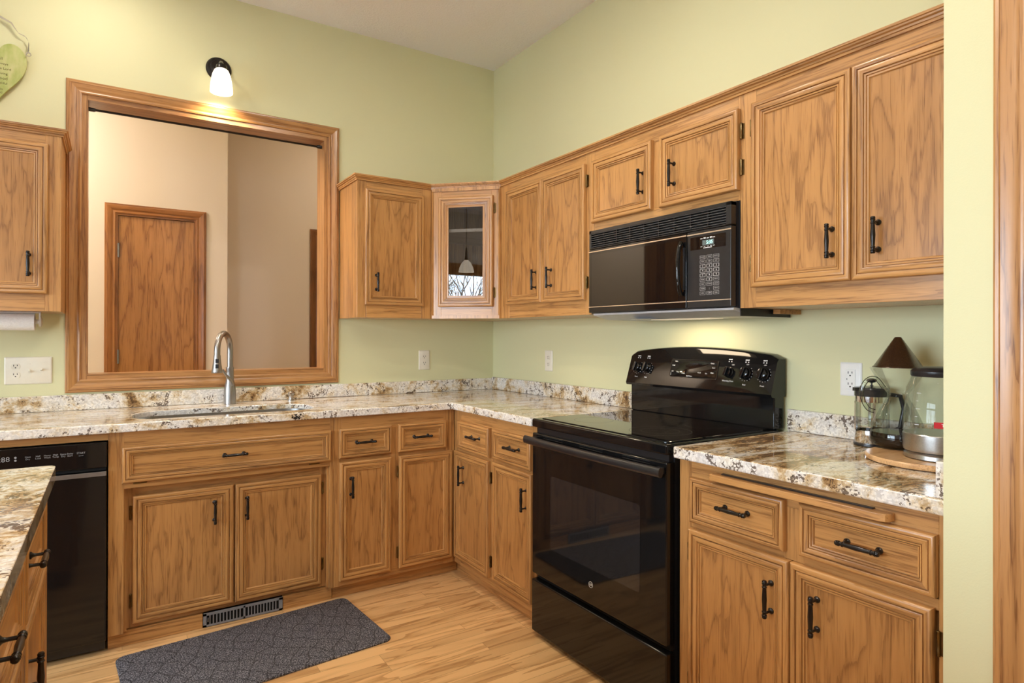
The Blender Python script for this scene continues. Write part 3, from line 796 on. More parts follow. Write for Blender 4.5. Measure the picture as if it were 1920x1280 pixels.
# crown moulding swept along the tops
CROWN = [(0.0005, 2.087), (0.0065, 2.087), (0.0075, 2.094), (0.0105, 2.0955), (0.0120, 2.101), (0.0180, 2.1035), (0.0195, 2.108), (0.0235, 2.1095), (0.0235, 2.1165), (0.0005, 2.1165)]
def sweep(mb, path, prof, sgn):
    P = [Vector((x, y)) for x, y in path]; L = []
    for i, p in enumerate(P):
        ds = []
        if i > 0: ds.append((P[i] - P[i - 1]).normalized())
        if i < len(P) - 1: ds.append((P[i + 1] - P[i]).normalized())
        ns = [Vector((d.y, -d.x)) * sgn for d in ds]
        n = sum(ns, Vector((0, 0))).normalized(); k = 1.0 / max(0.2, n.dot(ns[0]))
        L.append([(p.x + n.x * k * d, p.y + n.y * k * d, z) for d, z in prof])
    mb.loops(L, 0)
    n = len(prof); base = len(mb.m) - n * (len(P) - 1) - 2
    for i in range(len(P) - 1):
        d = P[i + 1] - P[i]
        for j in range(n): mb.m[base + i * n + j] = 1 if abs(d.y) > abs(d.x) * 1.5 else 0
    return mb
UF2 = UF
for path, nm, lab in (([(-1.0345, -.0035), (-1.0345, UF2), (-.604, UF2), (UF2, -.604), (UF2, -2.912)], 'crown_molding', 'oak crown moulding along the tops of the right-hand wall cabinets'),
                      ([(-3.05, UF2), (-2.308, UF2), (-2.308, -.020)], 'crown_molding', 'oak crown moulding on top of the wall cabinet left of the pass-through')):
    mb = sweep(MB(), path, CROWN, 1)
    o = mb.build(nm, [OH, OD], smooth=25)
    move_origin(o, (path[1][0], path[1][1], 2.087)); tag(o, lab, 'moulding')

# ------------------------------------------------------------------ countertops
CT, CB = 0.909, 0.8725
def slab(name, outer, hole, zt, zb, mats, off, label, cat, bev=0.005):
    bm = bmesh.new()
    rings = [outer] + ([hole] if hole else [])
    edges = []
    for rg in rings:
        vs = [bm.verts.new((x, y, zt)) for x, y in rg]
        edges += [bm.edges.new((vs[i], vs[(i + 1) % len(vs)])) for i in range(len(vs))]
    bmesh.ops.triangle_fill(bm, use_beauty=True, use_dissolve=False, edges=edges, normal=(0, 0, 1))
    top = list(bm.faces)
    for f in top: f.material_index = 0
    ret = bmesh.ops.extrude_face_region(bm, geom=top)
    for e in ret['geom']:
        if isinstance(e, bmesh.types.BMVert): e.co.z = zb
    for f in bm.faces:
        f.normal_update()
        f.material_index = 0 if abs(f.normal.z) > 0.5 else 1
    bmesh.ops.recalc_face_normals(bm, faces=bm.faces)
    me = bpy.data.meshes.new(name); bm.to_mesh(me); bm.free()
    for mt in mats: me.materials.append(mt)
    o = bpy.data.objects.new(name, me); COL.objects.link(o)
    b = o.modifiers.new('bevel', 'BEVEL'); b.width = bev; b.segments = 3; b.limit_method = 'ANGLE'; b.angle_limit = math.radians(50)
    me.polygons.foreach_set('use_smooth', [True] * len(me.polygons)); me.set_sharp_from_angle(angle=math.radians(30))
    move_origin(o, off)
    return tag(o, label, cat)
def rrect(x0, x1, y0, y1, r, n=8):
    p = []
    for cx, cy, a in ((x1 - r, y1 - r, 0), (x0 + r, y1 - r, PI/2), (x0 + r, y0 + r, PI), (x1 - r, y0 + r, 1.5 * PI)):
        for i in range(n + 1):
            t = a + (PI/2) * i / n; p.append((cx + r * math.cos(t), cy + r * math.sin(t)))
    return p
EDGE = -0.632
SX0, SX1, SY0, SY1 = -2.052, -1.297, -0.545, -0.232
hole = rrect(SX0, SX1, SY0, SY1, 0.11)
slab('countertop', [(-3.1, -.001), (-.001, -.001), (-.001, -1.358), (EDGE, -1.358), (EDGE, EDGE), (-3.1, EDGE)], hole[::-1], CT, CB, [GR_T, GR_W], (-1.6, -.3, CB),
     'L-shaped speckled granite countertop around the sink and the corner', 'countertop')
slab('countertop', [(EDGE, -2.1485), (-.001, -2.1485), (-.001, -2.9135), (EDGE, -2.9135)], None, CT, CB, [GR_G, GR_W], (-.3, -2.5, CB),
     'granite countertop right of the black range, under the coffee makers', 'countertop')
def splash(x0, x1, y0, y1, lab, z1=0.9885, mt=None):
    o = MB().box(x0, x1, y0, y1, CT + .0006, z1).build('backsplash', mt or GR_W, smooth=0, bevel=0.0025)
    move_origin(o, ((x0 + x1) / 2, (y0 + y1) / 2, CT + .0006)); tag(o, lab, 'backsplash')
splash(-3.1, -.001, -.0205, -.001, 'low granite backsplash under the pass-through, behind the faucet', 0.9815, GR_S)
splash(-.0205, -.001, -1.395, -.0212, 'low granite backsplash between the corner and the range', 0.9885, GR_S)
splash(-.0205, -.001, -2.8925, -2.145, 'low granite backsplash behind the french press, right of the range')
splash(EDGE + .001, -.001, -2.9135, -2.8932, 'granite side splash against the pale wall at the right counter end')

# sink bowl
t = thing('sink', 'stainless steel undermount sink below the pass-through', 'sink', (-1.675, -.39, CB - .18))
so = t.location
prof = [(0, 0), (0.0006, CB + .013), (0.0020, CB + .013), (0.0022, CB - .001), (0.004, CB - .02), (0.012, CB - .15), (0.03, CB - .175), (0.06, CB - .18)]
L = []
for ins, z in prof[1:]:
    L.append([(x, y, z) for x, y in rrect(SX0 + ins, SX1 - ins, SY0 + ins, SY1 - ins, max(0.02, 0.11 - ins))])
mb = MB(); mb.loops(L, 0, True, False, True); mb.build('basin', STEEL, t, so, smooth=40, recalc=False)
mb = MB(); mb.lathe([(0.045, 0.0), (0.045, 0.003), (0.035, 0.003), (0.030, 0.001), (0.004, 0.001)], 24, 0, Matrix.Translation((-1.50, -.39, CB - .1795)))
mb.build('drain', CHROME, t, so)

# faucet
FX, FYY = -1.621, -0.088
t = thing('faucet', 'brushed steel pull-down faucet with a high arched spout', 'faucet', (FX, FYY, CT + .0006))
fo = Vector((FX, FYY, CT + .0006))
mb = MB(); mb.lathe([(0.029, 0.0), (0.029, 0.006), (0.0285, 0.05), (0.0265, 0.085), (0.0205, 0.112), (0.0185, 0.128), (0.0185, 0.176), (0.0195, 0.180), (0.0195, 0.186), (0.0165, 0.188)], 28)
mb.build('base', STEELZ, t)
dirv = Vector((-0.44, -0.90, 0)).normalized(); R = 0.094
path = [(0, 0, 0.186), (0, 0, 0.24), (0, 0, 0.276)]
for i in range(1, 17):
    a = PI * i / 17.0
    path.append(tuple(dirv * (R - R * math.cos(a)) + Vector((0, 0, 0.276 + R * 0.86 * math.sin(a)))))
e = dirv * (2 * R)
path += [tuple(e + Vector((0, 0, 0.270))), tuple(e + Vector((0, 0, 0.252)))]
path = [path[0]] + [p for p in path[1:]]
MB().tube(path, 0.0145, 16).build('spout', STEELZ, t, smooth=60)
hd = MB().lathe([(0.0155, 0.253), (0.0160, 0.250), (0.0165, 0.235), (0.0200, 0.205), (0.0240, 0.180), (0.0250, 0.172), (0.0235, 0.167), (0.014, 0.167)], 24, 0, Matrix.Translation(e))
h = hd.build('spray_head', STEELZ, t)
cam_dir = Vector((-2.13 - FX, -3.52 - FYY, 0)).normalized()
for dz in (0.226, 0.200):
    rr = 0.0172 if dz > 0.21 else 0.0205
    M = Matrix.Translation(e + Vector((0, 0, dz)) + cam_dir * rr) @ cam_dir.to_track_quat('Y', 'Z').to_matrix().to_4x4()
    MB().box(-.0075, .0075, -.003, .0022, -.010, .010, 0, M).build('button', BLACKM, h, smooth=0, bevel=0.002)
lv = MB(); hp = cam_dir * 0.020
lv.tube([hp + Vector((0.014, 0, 0.095)), hp * 1.1 + Vector((0.004, 0, 0.118)), hp * 1.3 + Vector((-0.020, -.004, 0.150)), hp * 1.5 + Vector((-0.036, -.008, 0.176))], [0.0095, 0.0075, 0.006, 0.0065], 12)
lv.build('lever', STEEL, t, smooth=60)
# soap dispenser
t = MB().lathe([(0.019, 0), (0.019, 0.004), (0.013, 0.008), (0.0115, 0.026), (0.012, 0.027), (0.0155, 0.030), (0.0155, 0.042), (0.010, 0.047), (0.001, 0.048)], 24).build('soap_dispenser', STEEL)
t.location = (-1.321, -.095, CT + .0006)
MB().tube([(0, 0, .038), (-.01, -.022, .040), (-.013, -.032, .034)], [0.006, 0.005, 0.0045], 10).build('nozzle', STEEL, t)
tag(t, 'short steel soap dispenser on the counter right of the faucet', 'soap dispenser')
# dark fleck in the granite edge is part of the stone
stain = MB()
for i in range(26):
    stain.lathe([(0.001, 0), (random.uniform(.002, .005), .0006), (0.0008, .0011)], 6, 0, Matrix.Translation((-1.425 + random.uniform(-.020, .020), EDGE + .0003, 0.891 + random.uniform(-.010, .010))) @ Matrix.Rotation(PI/2, 4, 'X'))
stain.build('garnet_cluster', simple('black_garnet', (0.012, 0.012, 0.014), 0.25, var=0.5, vscale=400), bpy.data.objects['countertop'], off=Vector((-1.6, -.3, CB)), smooth=0)

# ------------------------------------------------------------------ dishwasher
t = thing('dishwasher', 'black dishwasher left of the sink cabinet with a touch panel', 'dishwasher', (-2.44, -.58, 0))
do = Vector((-2.44, -.58, 0)); wx0, wx1 = -2.742, -2.1425
MB().box(wx0 + .004, wx1 - .004, -.575, -.03, 0.012, 0.838).build('body', BLACKM, t, do, smooth=0)
mb = MB(); mb.box(wx0, wx1, -.620, -.576, 0.7405, 0.8385); mb.build('control_panel', BLACK, t, do, bevel=0.003)
mb = MB(); mb.box(wx0 + .004, wx1 - .003, -.606, -.576, 0.7275, 0.7402); mb.build('grip_recess', DARK, t, do, smooth=0)
mb = MB(); mb.box(wx0, wx1 - .001, -.621, -.5765, 0.0605, 0.7465 - .021); mb.build('door', BLACK, t, do, bevel=0.004)
mb = MB(); mb.box(wx0 + .001, wx1 - .002, -.6225, -.6212, 0.7075, 0.7245); mb.build('door_trim', GREYM, t, do, bevel=0.001)
mb = MB(); mb.box(wx0 + .01, wx1 - .006, -.570, -.5752, 0.012, 0.058); mb.build('toe_panel', BLACKM, t, do, smooth=0)
for fx in (wx0 + .03, wx1 - .03):
    MB().lathe([(0.012, 0.0006), (0.012, 0.006), (0.005, 0.008), (0.005, 0.013)], 12, 0, Matrix.Translation((fx, -.54, 0))).build('foot', GREYM, t, do)
mb = MB(); Mt = lambda x, z: Matrix.Translation((x, -.6203, z)) @ Matrix.Rotation(PI/2, 4, 'X')
mb.text('8:88', 0.026, Mt(-2.462, 0.801), 0)
for x, a, b in ((-2.388, 'Heat', 'Dry'), (-2.358, 'Half', 'Load'), (-2.330, 'Heavy', 'Wash'), (-2.305, 'High', 'Temp'), (-2.2815, 'Extra', 'Dry'), (-2.2605, 'Delay', 'Start')):
    mb.text(a, 0.0085, Mt(x, 0.8045), 0); mb.text(b, 0.0085, Mt(x, 0.7965), 0)
mb.text('START', 0.0095, Mt(-2.226, 0.8035), 0); mb.text('cancel', 0.006, Mt(-2.226, 0.7935), 0)
mb.lathe([(0.004, 0), (0.004, .0004)], 8, 0, Mt(-2.424, 0.806)); mb.lathe([(0.004, 0), (0.004, .0004)], 8, 0, Mt(-2.424, 0.795))
mb.build('lettering', GREYINK, bpy.data.objects['control_panel'], do, smooth=0, recalc=False)

# ------------------------------------------------------------------ range (local frame of run B: x = -world y)
RX0, RX1 = 1.3745, 2.1305
RXM = (RX0 + RX1) / 2; RW = RX1 - RX0
t = thing('range', 'black electric range with a glass cooktop between two oak cabinets', 'range', (0, -RXM, 0), -PI/2)
ro = Vector((RXM, 0, 0))
MB().box(RX0 + .008, RX1 - .004, -.598, -.045, 0.022, 0.876).build('body', BLACKM, t, ro, smooth=0)
for fx, fy in ((RX0 + .04, -.56), (RX1 - .04, -.56), (RX0 + .04, -.09), (RX1 - .04, -.09)):
    MB().lathe([(0.016, 0.0006), (0.016, 0.008), (0.008, 0.010), (0.008, 0.0225)], 12, 0, Matrix.Translation((fx, fy, 0))).build('foot', BLACKM, t, ro)
mb = MB(); mb.box(RX0, RX1, -.640, -.045, 0.8765, 0.9115); ck = mb.build('cooktop', BLACK, t, ro, bevel=0.007, seg=3)
mb = MB(); L = []
for ins, z in ((0.0, 0.9116), (0.0, 0.9138), (0.002, 0.9146)):
    L.append([(x, y, z) for x, y in rrect(RX0 + .024 + ins, RX1 - .024 - ins, -.612 + ins, -.075 - ins, 0.02, 5)])
mb.loops(L, 0); gl = mb.build('glass_surface', BLACKG, ck, ro, smooth=12)
BURN = simple('burner_print', (0.09, 0.09, 0.09), 0.25, var=0.1)
for bx, by, r in ((RX0 + .20, -.47, .080), (RX1 - .205, -.455, .112), (RX0 + .20, -.205, .075), (RX1 - .205, -.205, .080), (RXM, -.20, .05)):
    mb = MB()
    for rr in ((r, r * .62) if r > .1 else (r,)):
        mb.loops([[((rr - dr) * math.cos(2 * PI * i / 48) + bx, (rr - dr) * math.sin(2 * PI * i / 48) + by, 0.9147) for i in range(48)] for dr in (0, .0016)], 0, True, False, False)
    mb.build('burner_ring', BURN, ck, ro, recalc=False)
# backguard: riser and arched, tilted control panel
MB().box(RX0 + .002, RX1 - .002, -.072, -.012, 0.9118, 1.046).build('riser', BLACK, t, ro, bevel=0.006)
N = 24; L = []
def arch(u): return 1.186 + 0.028 * (1 - (2 * u - 1) ** 2)
secs = []
for k in range(N + 1):
    u = k / N; x = RX0 - .003 + u * (RW + .006)
    ed = min(1.0, min(u, 1 - u) / 0.018); ze = arch(u) - 0.012 * (1 - math.sqrt(max(0, 1 - (1 - ed) ** 2)))
    zb = 1.034
    secs.append([(x, -.078, zb - .003), (x, -.096, zb), (x, -.100, zb + .010), (x, -.062, ze - .010), (x, -.056, ze - .003), (x, -.048, ze), (x, -.012, ze), (x, -.012, zb)])
mb = MB(); mb.loops(secs, 0); cp = mb.build('control_panel', BLACK, t, ro, smooth=30)
# position on the tilted face
A = Vector((0, -.100, 1.044)); B = Vector((0, -.062, 1.200))
tdir = (B - A).normalized(); nrm = Vector((0, -tdir.z, tdir.y))
def pface(x, z, out=0.0):
    s = (z - A.z) / tdir.z
    p = A + tdir * s + nrm * out
    M = Matrix((Vector((1, 0, 0)), tdir, nrm)).transposed().to_4x4()
    M.translation = Vector((x, p.y, p.z)); return M
for kx in (1.432, 1.492, 1.935, 2.012, 2.090):
    small = kx == 1.935
    r = 0.019 if small else 0.0215
    mb = MB(); M = pface(kx, 1.117, 0.0005)
    mb.lathe([(r + .003, 0), (r + .003, .004), (r, .006), (r * .93, .016), (r * .80, .018), (0.001, .0185)], 24, 0, M)
    mb.box(-.0055, .0055, -r * .95, r * .95, .010, .027, 0, M @ Matrix.Rotation(-.25, 4, 'Z'))
    kn = mb.build('knob', BLACK, cp, ro, bevel=0.001)
mb = MB(); M = pface(1.757, 1.121, 0.0004)
mb.loops([[(x, y, z) for x, y in rrect(-.125 + i, .125 - i, -.039 + i, .039 - i, .006, 3)] for i, z in ((0, 0), (0, .002), (.003, .002), (.004, .0012))], 0, True, True, True, M)
ds = mb.build('display', BLACKG, cp, ro)
mb = MB()
for x, y, s in ((-.095, .030, 'Bake'), (.095, .027, 'Clock'), (-.108, .012, 'Broil'), (.104, .009, 'Start'), (-.110, -.014, 'Off'), (-.080, -.016, 'Time'), (-.050, -.020, 'Clean'), (-.015, -.031, 'Self Clean'), (.035, -.014, 'Cook'), (.070, -.016, 'Set'), (.100, -.012, 'Clear')):
    MB().text(s, 0.0075, M @ Matrix.Translation((x, y, .0024)), 0).build('button_label', WHITEINK, ds, ro, smooth=0, recalc=False)
mb = MB()
for kx in (1.432, 1.492, 2.012, 2.090):
    for i in range(13):
        a = -PI * .5 + (i - 6) * .38
        mb.box(-.0008, .0008, -.0012, .0012, 0, .0004, 0, pface(kx, 1.117, 0.0003) @ Matrix.Translation((.030 * math.cos(a), .030 * math.sin(a), 0)) @ Matrix.Rotation(a, 4, 'Z'))
for kx, s in ((1.432, 'Front'), (1.492, 'Rear'), (2.012, 'Rear'), (2.090, 'Front')): mb.text(s, 0.008, pface(kx, 1.073, 0.0003), 0)
mb.text('Warming Zone', 0.0085, pface(1.935, 1.083, 0.0003), 0); mb.text('OFF', 0.007, pface(1.950, 1.146, .0003), 0); mb.text('OFF', 0.007, pface(2.016, 1.150, .0003), 0); mb.text('OFF', .007, pface(2.092, 1.150, .0003), 0)
for kx in (1.432, 1.492, 1.935, 2.012, 2.090):
    for dx, dy in ((-.006, .004), (.006, .004), (-.006, -.004), (.006, -.004), (0, .004)):
        mb.box(-.0022, .0022, -.0022, .0022, 0, .0003, 0, pface(kx + dx, 1.163 + dy, .0003))
mb.build('panel_lettering', WHITEINK, cp, ro, smooth=0, recalc=False)
# vent gap and oven door
mb = MB(); mb.box(RX0 + .012, RX1 - .010, -.618, -.599, 0.853, 0.876); mb.build('vent_strip', BLACKM, t, ro, smooth=0)
mb = MB(); mb.box(RX0 + .002, RX1 - .002, -.638, -.599, 0.264, 0.8525); od = mb.build('oven_door', BLACK, t, ro, bevel=0.005, seg=3)
mb = MB(); mb.loops([[(x, -.638 - d, z) for x, z in rrect(1.505, 2.010, .396, .692, .012, 4)] for d in (0, .0006)], 0); mb.build('window', OVENWIN, od, ro, smooth=0)
for a in range(3):
    xa = RX0 + .08 + a * .235
    for zz in (0.8365, 0.8445): MB().box(xa, xa + .13, -.6386, -.6381, zz, zz + .0022).build('vent_slot', DARK, od, ro, smooth=0)
mb = MB()
hb = []
for i in range(17):
    u = i / 16; x = RX0 - .004 + u * (RW + .008); yy = -.672 - .010 * (1 - (2 * u - 1) ** 2)
    hb.append([(x, yy + .013 * math.cos(a) * .8, 0.826 + .0165 * math.sin(a)) for a in [2 * PI * k / 14 for k in range(14)]])
mb.loops(hb, 0)
for hx in (RX0 + .025, RX1 - .025): mb.box(hx - .014, hx + .014, -.668, -.6383, .816, .836)
mb.build('door_handle', BLACKM, od, ro, smooth=40)
mb = MB(); bm_ = Matrix.Translation((1.757, -.6384, 0.339)) @ Matrix.Rotation(PI/2, 4, 'X')
mb.loops([[(rr * math.cos(2 * PI * i / 28), rr * math.sin(2 * PI * i / 28), z) for i in range(28)] for rr, z in ((.0115, 0), (.0115, .0008), (.0100, .0008), (.0100, .0001))], 0, True, False, False, bm_)
mb.text('GE', 0.012, bm_ @ Matrix.Translation((0, 0, .0003)), 0)
mb.build('badge', WHITEINK, od, ro, smooth=0)
mb = MB(); mb.box(RX0 + .001, RX1 - .001, -.640, -.599, 0.0225, 0.240); mb.build('storage_drawer', BLACK, t, ro, bevel=0.006)
mb = MB(); mb.box(RX0 + .01, RX1 - .01, -.612, -.599, 0.2405, 0.2635); mb.build('drawer_gap', DARK, t, ro, smooth=0)

# ------------------------------------------------------------------ microwave
MX0, MX1 = 1.403, 2.1515
MF = -.352
t = thing('microwave', 'black over-the-range microwave with a vent grille and keypad', 'microwave', (0, -(MX0 + MX1) / 2, 1.34), -PI/2)
mo = Vector(((MX0 + MX1) / 2, 0, 1.34))
MB().box(MX0 + .004, MX1 + .001, MF + .030, -.004, 1.358, 1.7262).build('body', BLACKM, t, mo, smooth=0)
MB().box(MX0 - .029, MX1 + .0075, -.3125, -.300, 1.357, 1.7262).build('mounting_frame', BLACKM, t, mo, smooth=0)
mb = MB()  # grille frame
zg0, zg1 = 1.641, 1.7225
mb.box(MX0, MX1, MF, MF + .028, zg1 - .014, zg1); mb.box(MX0, MX1, MF, MF + .028, zg0, zg0 + .005)
mb.box(MX0, MX0 + .014, MF, MF + .028, zg0, zg1); mb.box(MX1 - .022, MX1, MF, MF + .028, zg0, zg1)
mb.build('grille_frame', BLACKM, t, mo, bevel=0.0015)
MB().box(MX0 + .014, MX1 - .022, MF + .018, MF + .024, zg0, zg1).build('grille_back', DARK, t, mo, smooth=0)
for i in range(7):
    z = zg0 + .009 + i * .0093
    MB().box(MX0 + .014, MX1 - .022, MF + .002, MF + .013, z, z + .0028, 0).build('louver', LOUV, t, mo, smooth=0)
mb = MB()
for i in range(1, 9):
    x = MX0 + .014 + i * (MX1 - MX0 - .036) / 9
    mb.box(x - .0015, x + .0015, MF + .004, MF + .015, zg0 + .005, zg1 - .014)
mb.build('grille_ribs', BLACKM, t, mo, smooth=0)
XS = 1.9575
mb = MB(); mb.box(MX0 - .002, XS - .0015, MF, MF + .028, 1.3605, 1.6395); dm = mb.build('door', BLACK, t, mo, bevel=0.003)
MB().box(MX0 + .019, 1.917, MF - .0006, MF + .0, 1.391, 1.6145).build('window', BLACKG, dm, mo, smooth=0)
MB().box(MX0 - .002, XS - .002, MF - .0012, MF, 1.6265, 1.6305).build('top_trim', GOLDL, dm, mo, smooth=0)
MB().box(MX0 - .002, XS - .002, MF - .0012, MF, 1.3845, 1.3875).build('bottom_trim', GOLDL, dm, mo, smooth=0)
hp = []
for i in range(13):
    u = i / 12; hp.append((1.938, MF - .008 - .020 * math.sin(PI * u) ** .6, 1.410 + u * .196))
mb = MB(); mb.tube(hp, [0.008] * 13, 10); mb.build('handle', BLACK, dm, mo, smooth=60)
MB().box(1.944, 1.953, MF - .006, MF, 1.43, 1.585).build('handle_well', BLACKM, dm, mo, smooth=0)
mb = MB(); mb.box(XS + .0015, MX1, MF, MF + .028, 1.3605, 1.6395); pm = mb.build('control_panel', BLACKM, t, mo, bevel=0.003)
MB().box(XS + .002, MX1, MF - .0012, MF, 1.6255, 1.6295).build('top_trim', GOLDL, pm, mo, smooth=0)
MB().box(XS + .002, MX1, MF - .0012, MF, 1.3845, 1.3875).build('bottom_trim', GOLDL, pm, mo, smooth=0)
MB().box(1.975, 2.130, MF - .0008, MF, 1.571, 1.617).build('display', BLACKG, pm, mo, smooth=0)
MB().box(2.030, 2.081, MF - .0012, MF - .0008, 1.583, 1.602).build('clock_window', LCD, pm, mo, smooth=0)
Mm = lambda x, z: Matrix.Translation((x, MF - .0014, z)) @ Matrix.Rotation(PI/2, 4, 'X')
MB().text('5:35', 0.0165, Mm(2.062, 1.5925), 0).build('clock_digits', LED, pm, mo, smooth=0, recalc=False)
mb = MB()
for i, xx in enumerate((2.026, 2.040, 2.054, 2.068, 2.080)):
    mb.box(xx - .005, xx + .005, MF - .0011, MF - .0008, 1.607, 1.6095 + (i % 2) * .002); mb.box(xx - .004, xx + .004, MF - .0011, MF - .0008, 1.5785, 1.580)
mb.box(2.034, 2.072, MF - .0011, MF - .0008, 1.573, 1.5755)
MB2 = mb.build('display_marks', WHITEINK, pm, mo, smooth=0)
kx0, kx1, kz0, kz1 = 2.016, 2.105, 1.4045, 1.5495
labs = [['COOK', 'TIME', 'AUTO'], ['POP', 'MIN', 'DEF'], ['1', '2', '3'], ['4', '5', '6'], ['7', '8', '9'], ['POW', '0', 'REHT'], ['CLK', 'START', 'STOP'], ['TURN', '::', 'VENT'], ['LITE', 'ON', 'FAN']]
ow, oh = (kx1 - kx0) / 3, (kz1 - kz0) / 9
for r in range(9):
    for c in range(3):
        x = kx0 + (c + .5) * ow; z = kz1 - (r + .5) * oh
        mb = MB()
        w2, h2 = ow * .5 - .0030, oh * .5 - .0020
        if not (r == 7 and c == 1):
            for x0, x1, z0, z1 in ((x - w2, x + w2, z - h2, z - h2 + .0009), (x - w2, x + w2, z + h2 - .0009, z + h2), (x - w2, x - w2 + .0009, z - h2, z + h2), (x + w2 - .0009, x + w2, z - h2, z + h2)):
                mb.box(x0, x1, MF - .0009, MF, z0, z1)
        s = labs[r][c]
        mb.text(s, 0.0095 if len(s) < 3 else 0.0062, Matrix.Translation((x, MF - .0004, z)) @ Matrix.Rotation(PI/2, 4, 'X'), 0)
        mb.build('key', KEYINK if len(s) > 1 else WHITEINK, pm, mo, smooth=0, recalc=False)
# underside: sloped pan, light lens, label
mb = MB()
pts = [(-.335, 1.3575), (-.300, 1.3575), (-.020, 1.3575), (-.020, 1.330), (-.245, 1.330), (-.335, 1.3500)]
mb.loops([[(MX0 + .010, y, z) for y, z in pts], [(MX1 - .002, y, z) for y, z in pts]], 0); mb.build('underside_pan', simple('pale_grey_metal', (0.55, 0.56, 0.60), 0.4, 0.3), t, mo, smooth=0)
MB().box(MX1 - .0015, MX1 + .0015, -.30, -.012, 1.329, 1.3575).build('side_lip', BLACKM, t, mo, smooth=0)
MB().box(1.60, 1.71, -.292, -.245, 1.3292, 1.3298).build('rating_label', WPLATE, t, mo, smooth=0)
MB().box(1.62, 1.93, -.19, -.11, 1.3275, 1.3298).build('lamp_lens', simple('lit_lens', (0.9, 0.8, 0.65), 0.3, emis=(1.0, 0.80, 0.55), es=0.35), t, mo, smooth=0)
area('microwave_task_light', (-.15, -1.775, 1.3262), (0, 0, 0), 0.07, 0.26, 1.3, (1.0, 0.78, 0.52))

# ------------------------------------------------------------------ island
IX, IY = -2.2525, -1.462
t = slab('island_countertop', rrect(-3.15, IX, -4.6, IY, 0.022, 4), None, CT, CB, [GR_I, GR_I], (-2.7, -2.6, CB), 'tan granite island countertop in the lower left foreground', 'countertop', 0.012)
ic = thing('island_cabinet', 'oak island cabinet with drawers under the tan granite top, lower left', 'cabinet', (-2.70, -3.0, 0), PI/2)
# local frame: x = world y + 3.0, -y = world +x ; front at local y = -(xw + 2.70)
def il(yw): return yw + 3.0
fI = -(-2.2885 + 2.70)      # face frame plane
mb = MB(); mb.box(il(-4.58), il(-1.505), fI + .0195, .42, 0.09, BT); mb.build('body', OV, ic, smooth=0)
mb = MB(); mb.box(il(-4.58), il(-1.515), fI + .075, fI + .09, 0.001, 0.0895); mb.build('toe_board', OH, ic, smooth=0)
st = [(il(-1.525), il(-1.5045), .09, BT), (il(-2.00), il(-1.945), .09, BT), (il(-2.50), il(-2.445), .09, BT), (il(-3.0), il(-2.945), .09, BT)]
face_frame(ic, (0, 0, 0), st, [(il(-2.945), il(-1.525), .80 + .02, BT), (il(-2.945), il(-1.525), .66, .68), (il(-2.945), il(-1.525), .09, .11)], fI)
fD = fI - .0205
drawer(ic, il(-1.953), il(-1.507), .676, .832, fD, il(-1.815), .765)
drawer(ic, il(-2.453), il(-1.992), .676, .832, fD, il(-2.275), .765)
drawer(ic, il(-2.953), il(-2.492), .676, .832, fD, il(-2.72), .765)
door(ic, il(-1.953), il(-1.507), .10, .660, fD, (il(-1.905), .545))
door(ic, il(-2.453), il(-1.992), .10, .660, fD, (il(-2.04), .545))
door(ic, il(-2.953), il(-2.492), .10, .660, fD, (il(-2.90), .545))

# ------------------------------------------------------------------ rug
mb = MB(); L = []
for ins, z in ((0.0, 0.0008), (0.0, 0.006), (0.004, 0.009)):
    L.append([(x, y, z) for x, y in rrect(-.465 + ins, .465 - ins, -.255 + ins, .255 - ins, .035 - ins * .5, 6)])
mb.loops(L, 0); o = mb.build('kitchen_mat', RUG)
o.location = (-1.631, -.889, 0); o.rotation_euler = (0, 0, math.radians(4.6))
tag(o, 'dark grey speckled kitchen mat with rounded corners on the floor by the sink', 'rug')

# ------------------------------------------------------------------ wall plates (local: x along wall, -y out)
def duplex(mb_plate, parent, off, cx, cz, mat, rounded=True):
    for s in (1, -1):
        z = cz + s * .0195
        mb = MB()
        poly = [(.0165 * math.cos(a) if abs(math.sin(a)) < .82 else .0165 * math.cos(a), max(-.0125, min(.0125, .0165 * math.sin(a)))) for a in [2 * PI * k / 28 for k in range(28)]]
        mb.loops([[(cx + x, -.0058 - d, z + y) for x, y in poly] for d in (0, .0016)], 0)
        r = mb.build('receptacle', mat, parent, off)
        mb = MB()
        mb.box(cx - .0075, cx - .0052, -.0077, -.0074, z + .000, z + .008); mb.box(cx + .0052, cx + .0075, -.0077, -.0074, z + .001, z + .008)
        mb.lathe([(.0026, 0), (.0026, .0003)], 10, 0, Matrix.Translation((cx, -.0074, z - .006)) @ Matrix.Rotation(PI/2, 4, 'X'))
        mb.build('slots', DARK, r, off, smooth=0)
def plate(name, label, cat, loc, rz, w, h, mat):
    t = thing(name, label, cat, loc, rz)
    L = []
    for ins, y in ((0, -.0008), (0, -.0025), (.004, -.0056), (.0045, -.0058)):
        L.append([(x, y, z) for x, z in rrect(-w / 2 + ins, w / 2 - ins, -h / 2 + ins, h / 2 - ins, .004, 3)])
    MB().loops(L, 0).build('cover_plate', mat, t)
    return t
t = plate('outlet', 'ivory wall outlet left of the room corner, below the corner cabinet', 'outlet', (-.500, 0, 1.108), 0, .074, .120, PLATE)
duplex(None, t, (0, 0, 0), 0, 0, PLATE)
t = plate('outlet', 'ivory wall outlet between the room corner and the range', 'outlet', (0, -.627, 1.115), -PI/2, .074, .120, PLATE)
duplex(None, t, (0, 0, 0), 0, 0, PLATE)
t = plate('outlet', 'white square-faced outlet beside the french press', 'outlet', (0, -2.3725, 1.1125), -PI/2, .0745, .115, WPLATE)
rc = MB().box(-.0165, .0165, -.0085, -.0058, -.0335, .0335).build('receptacle', WPLATE, t, smooth=0, bevel=.001)
mb = MB()
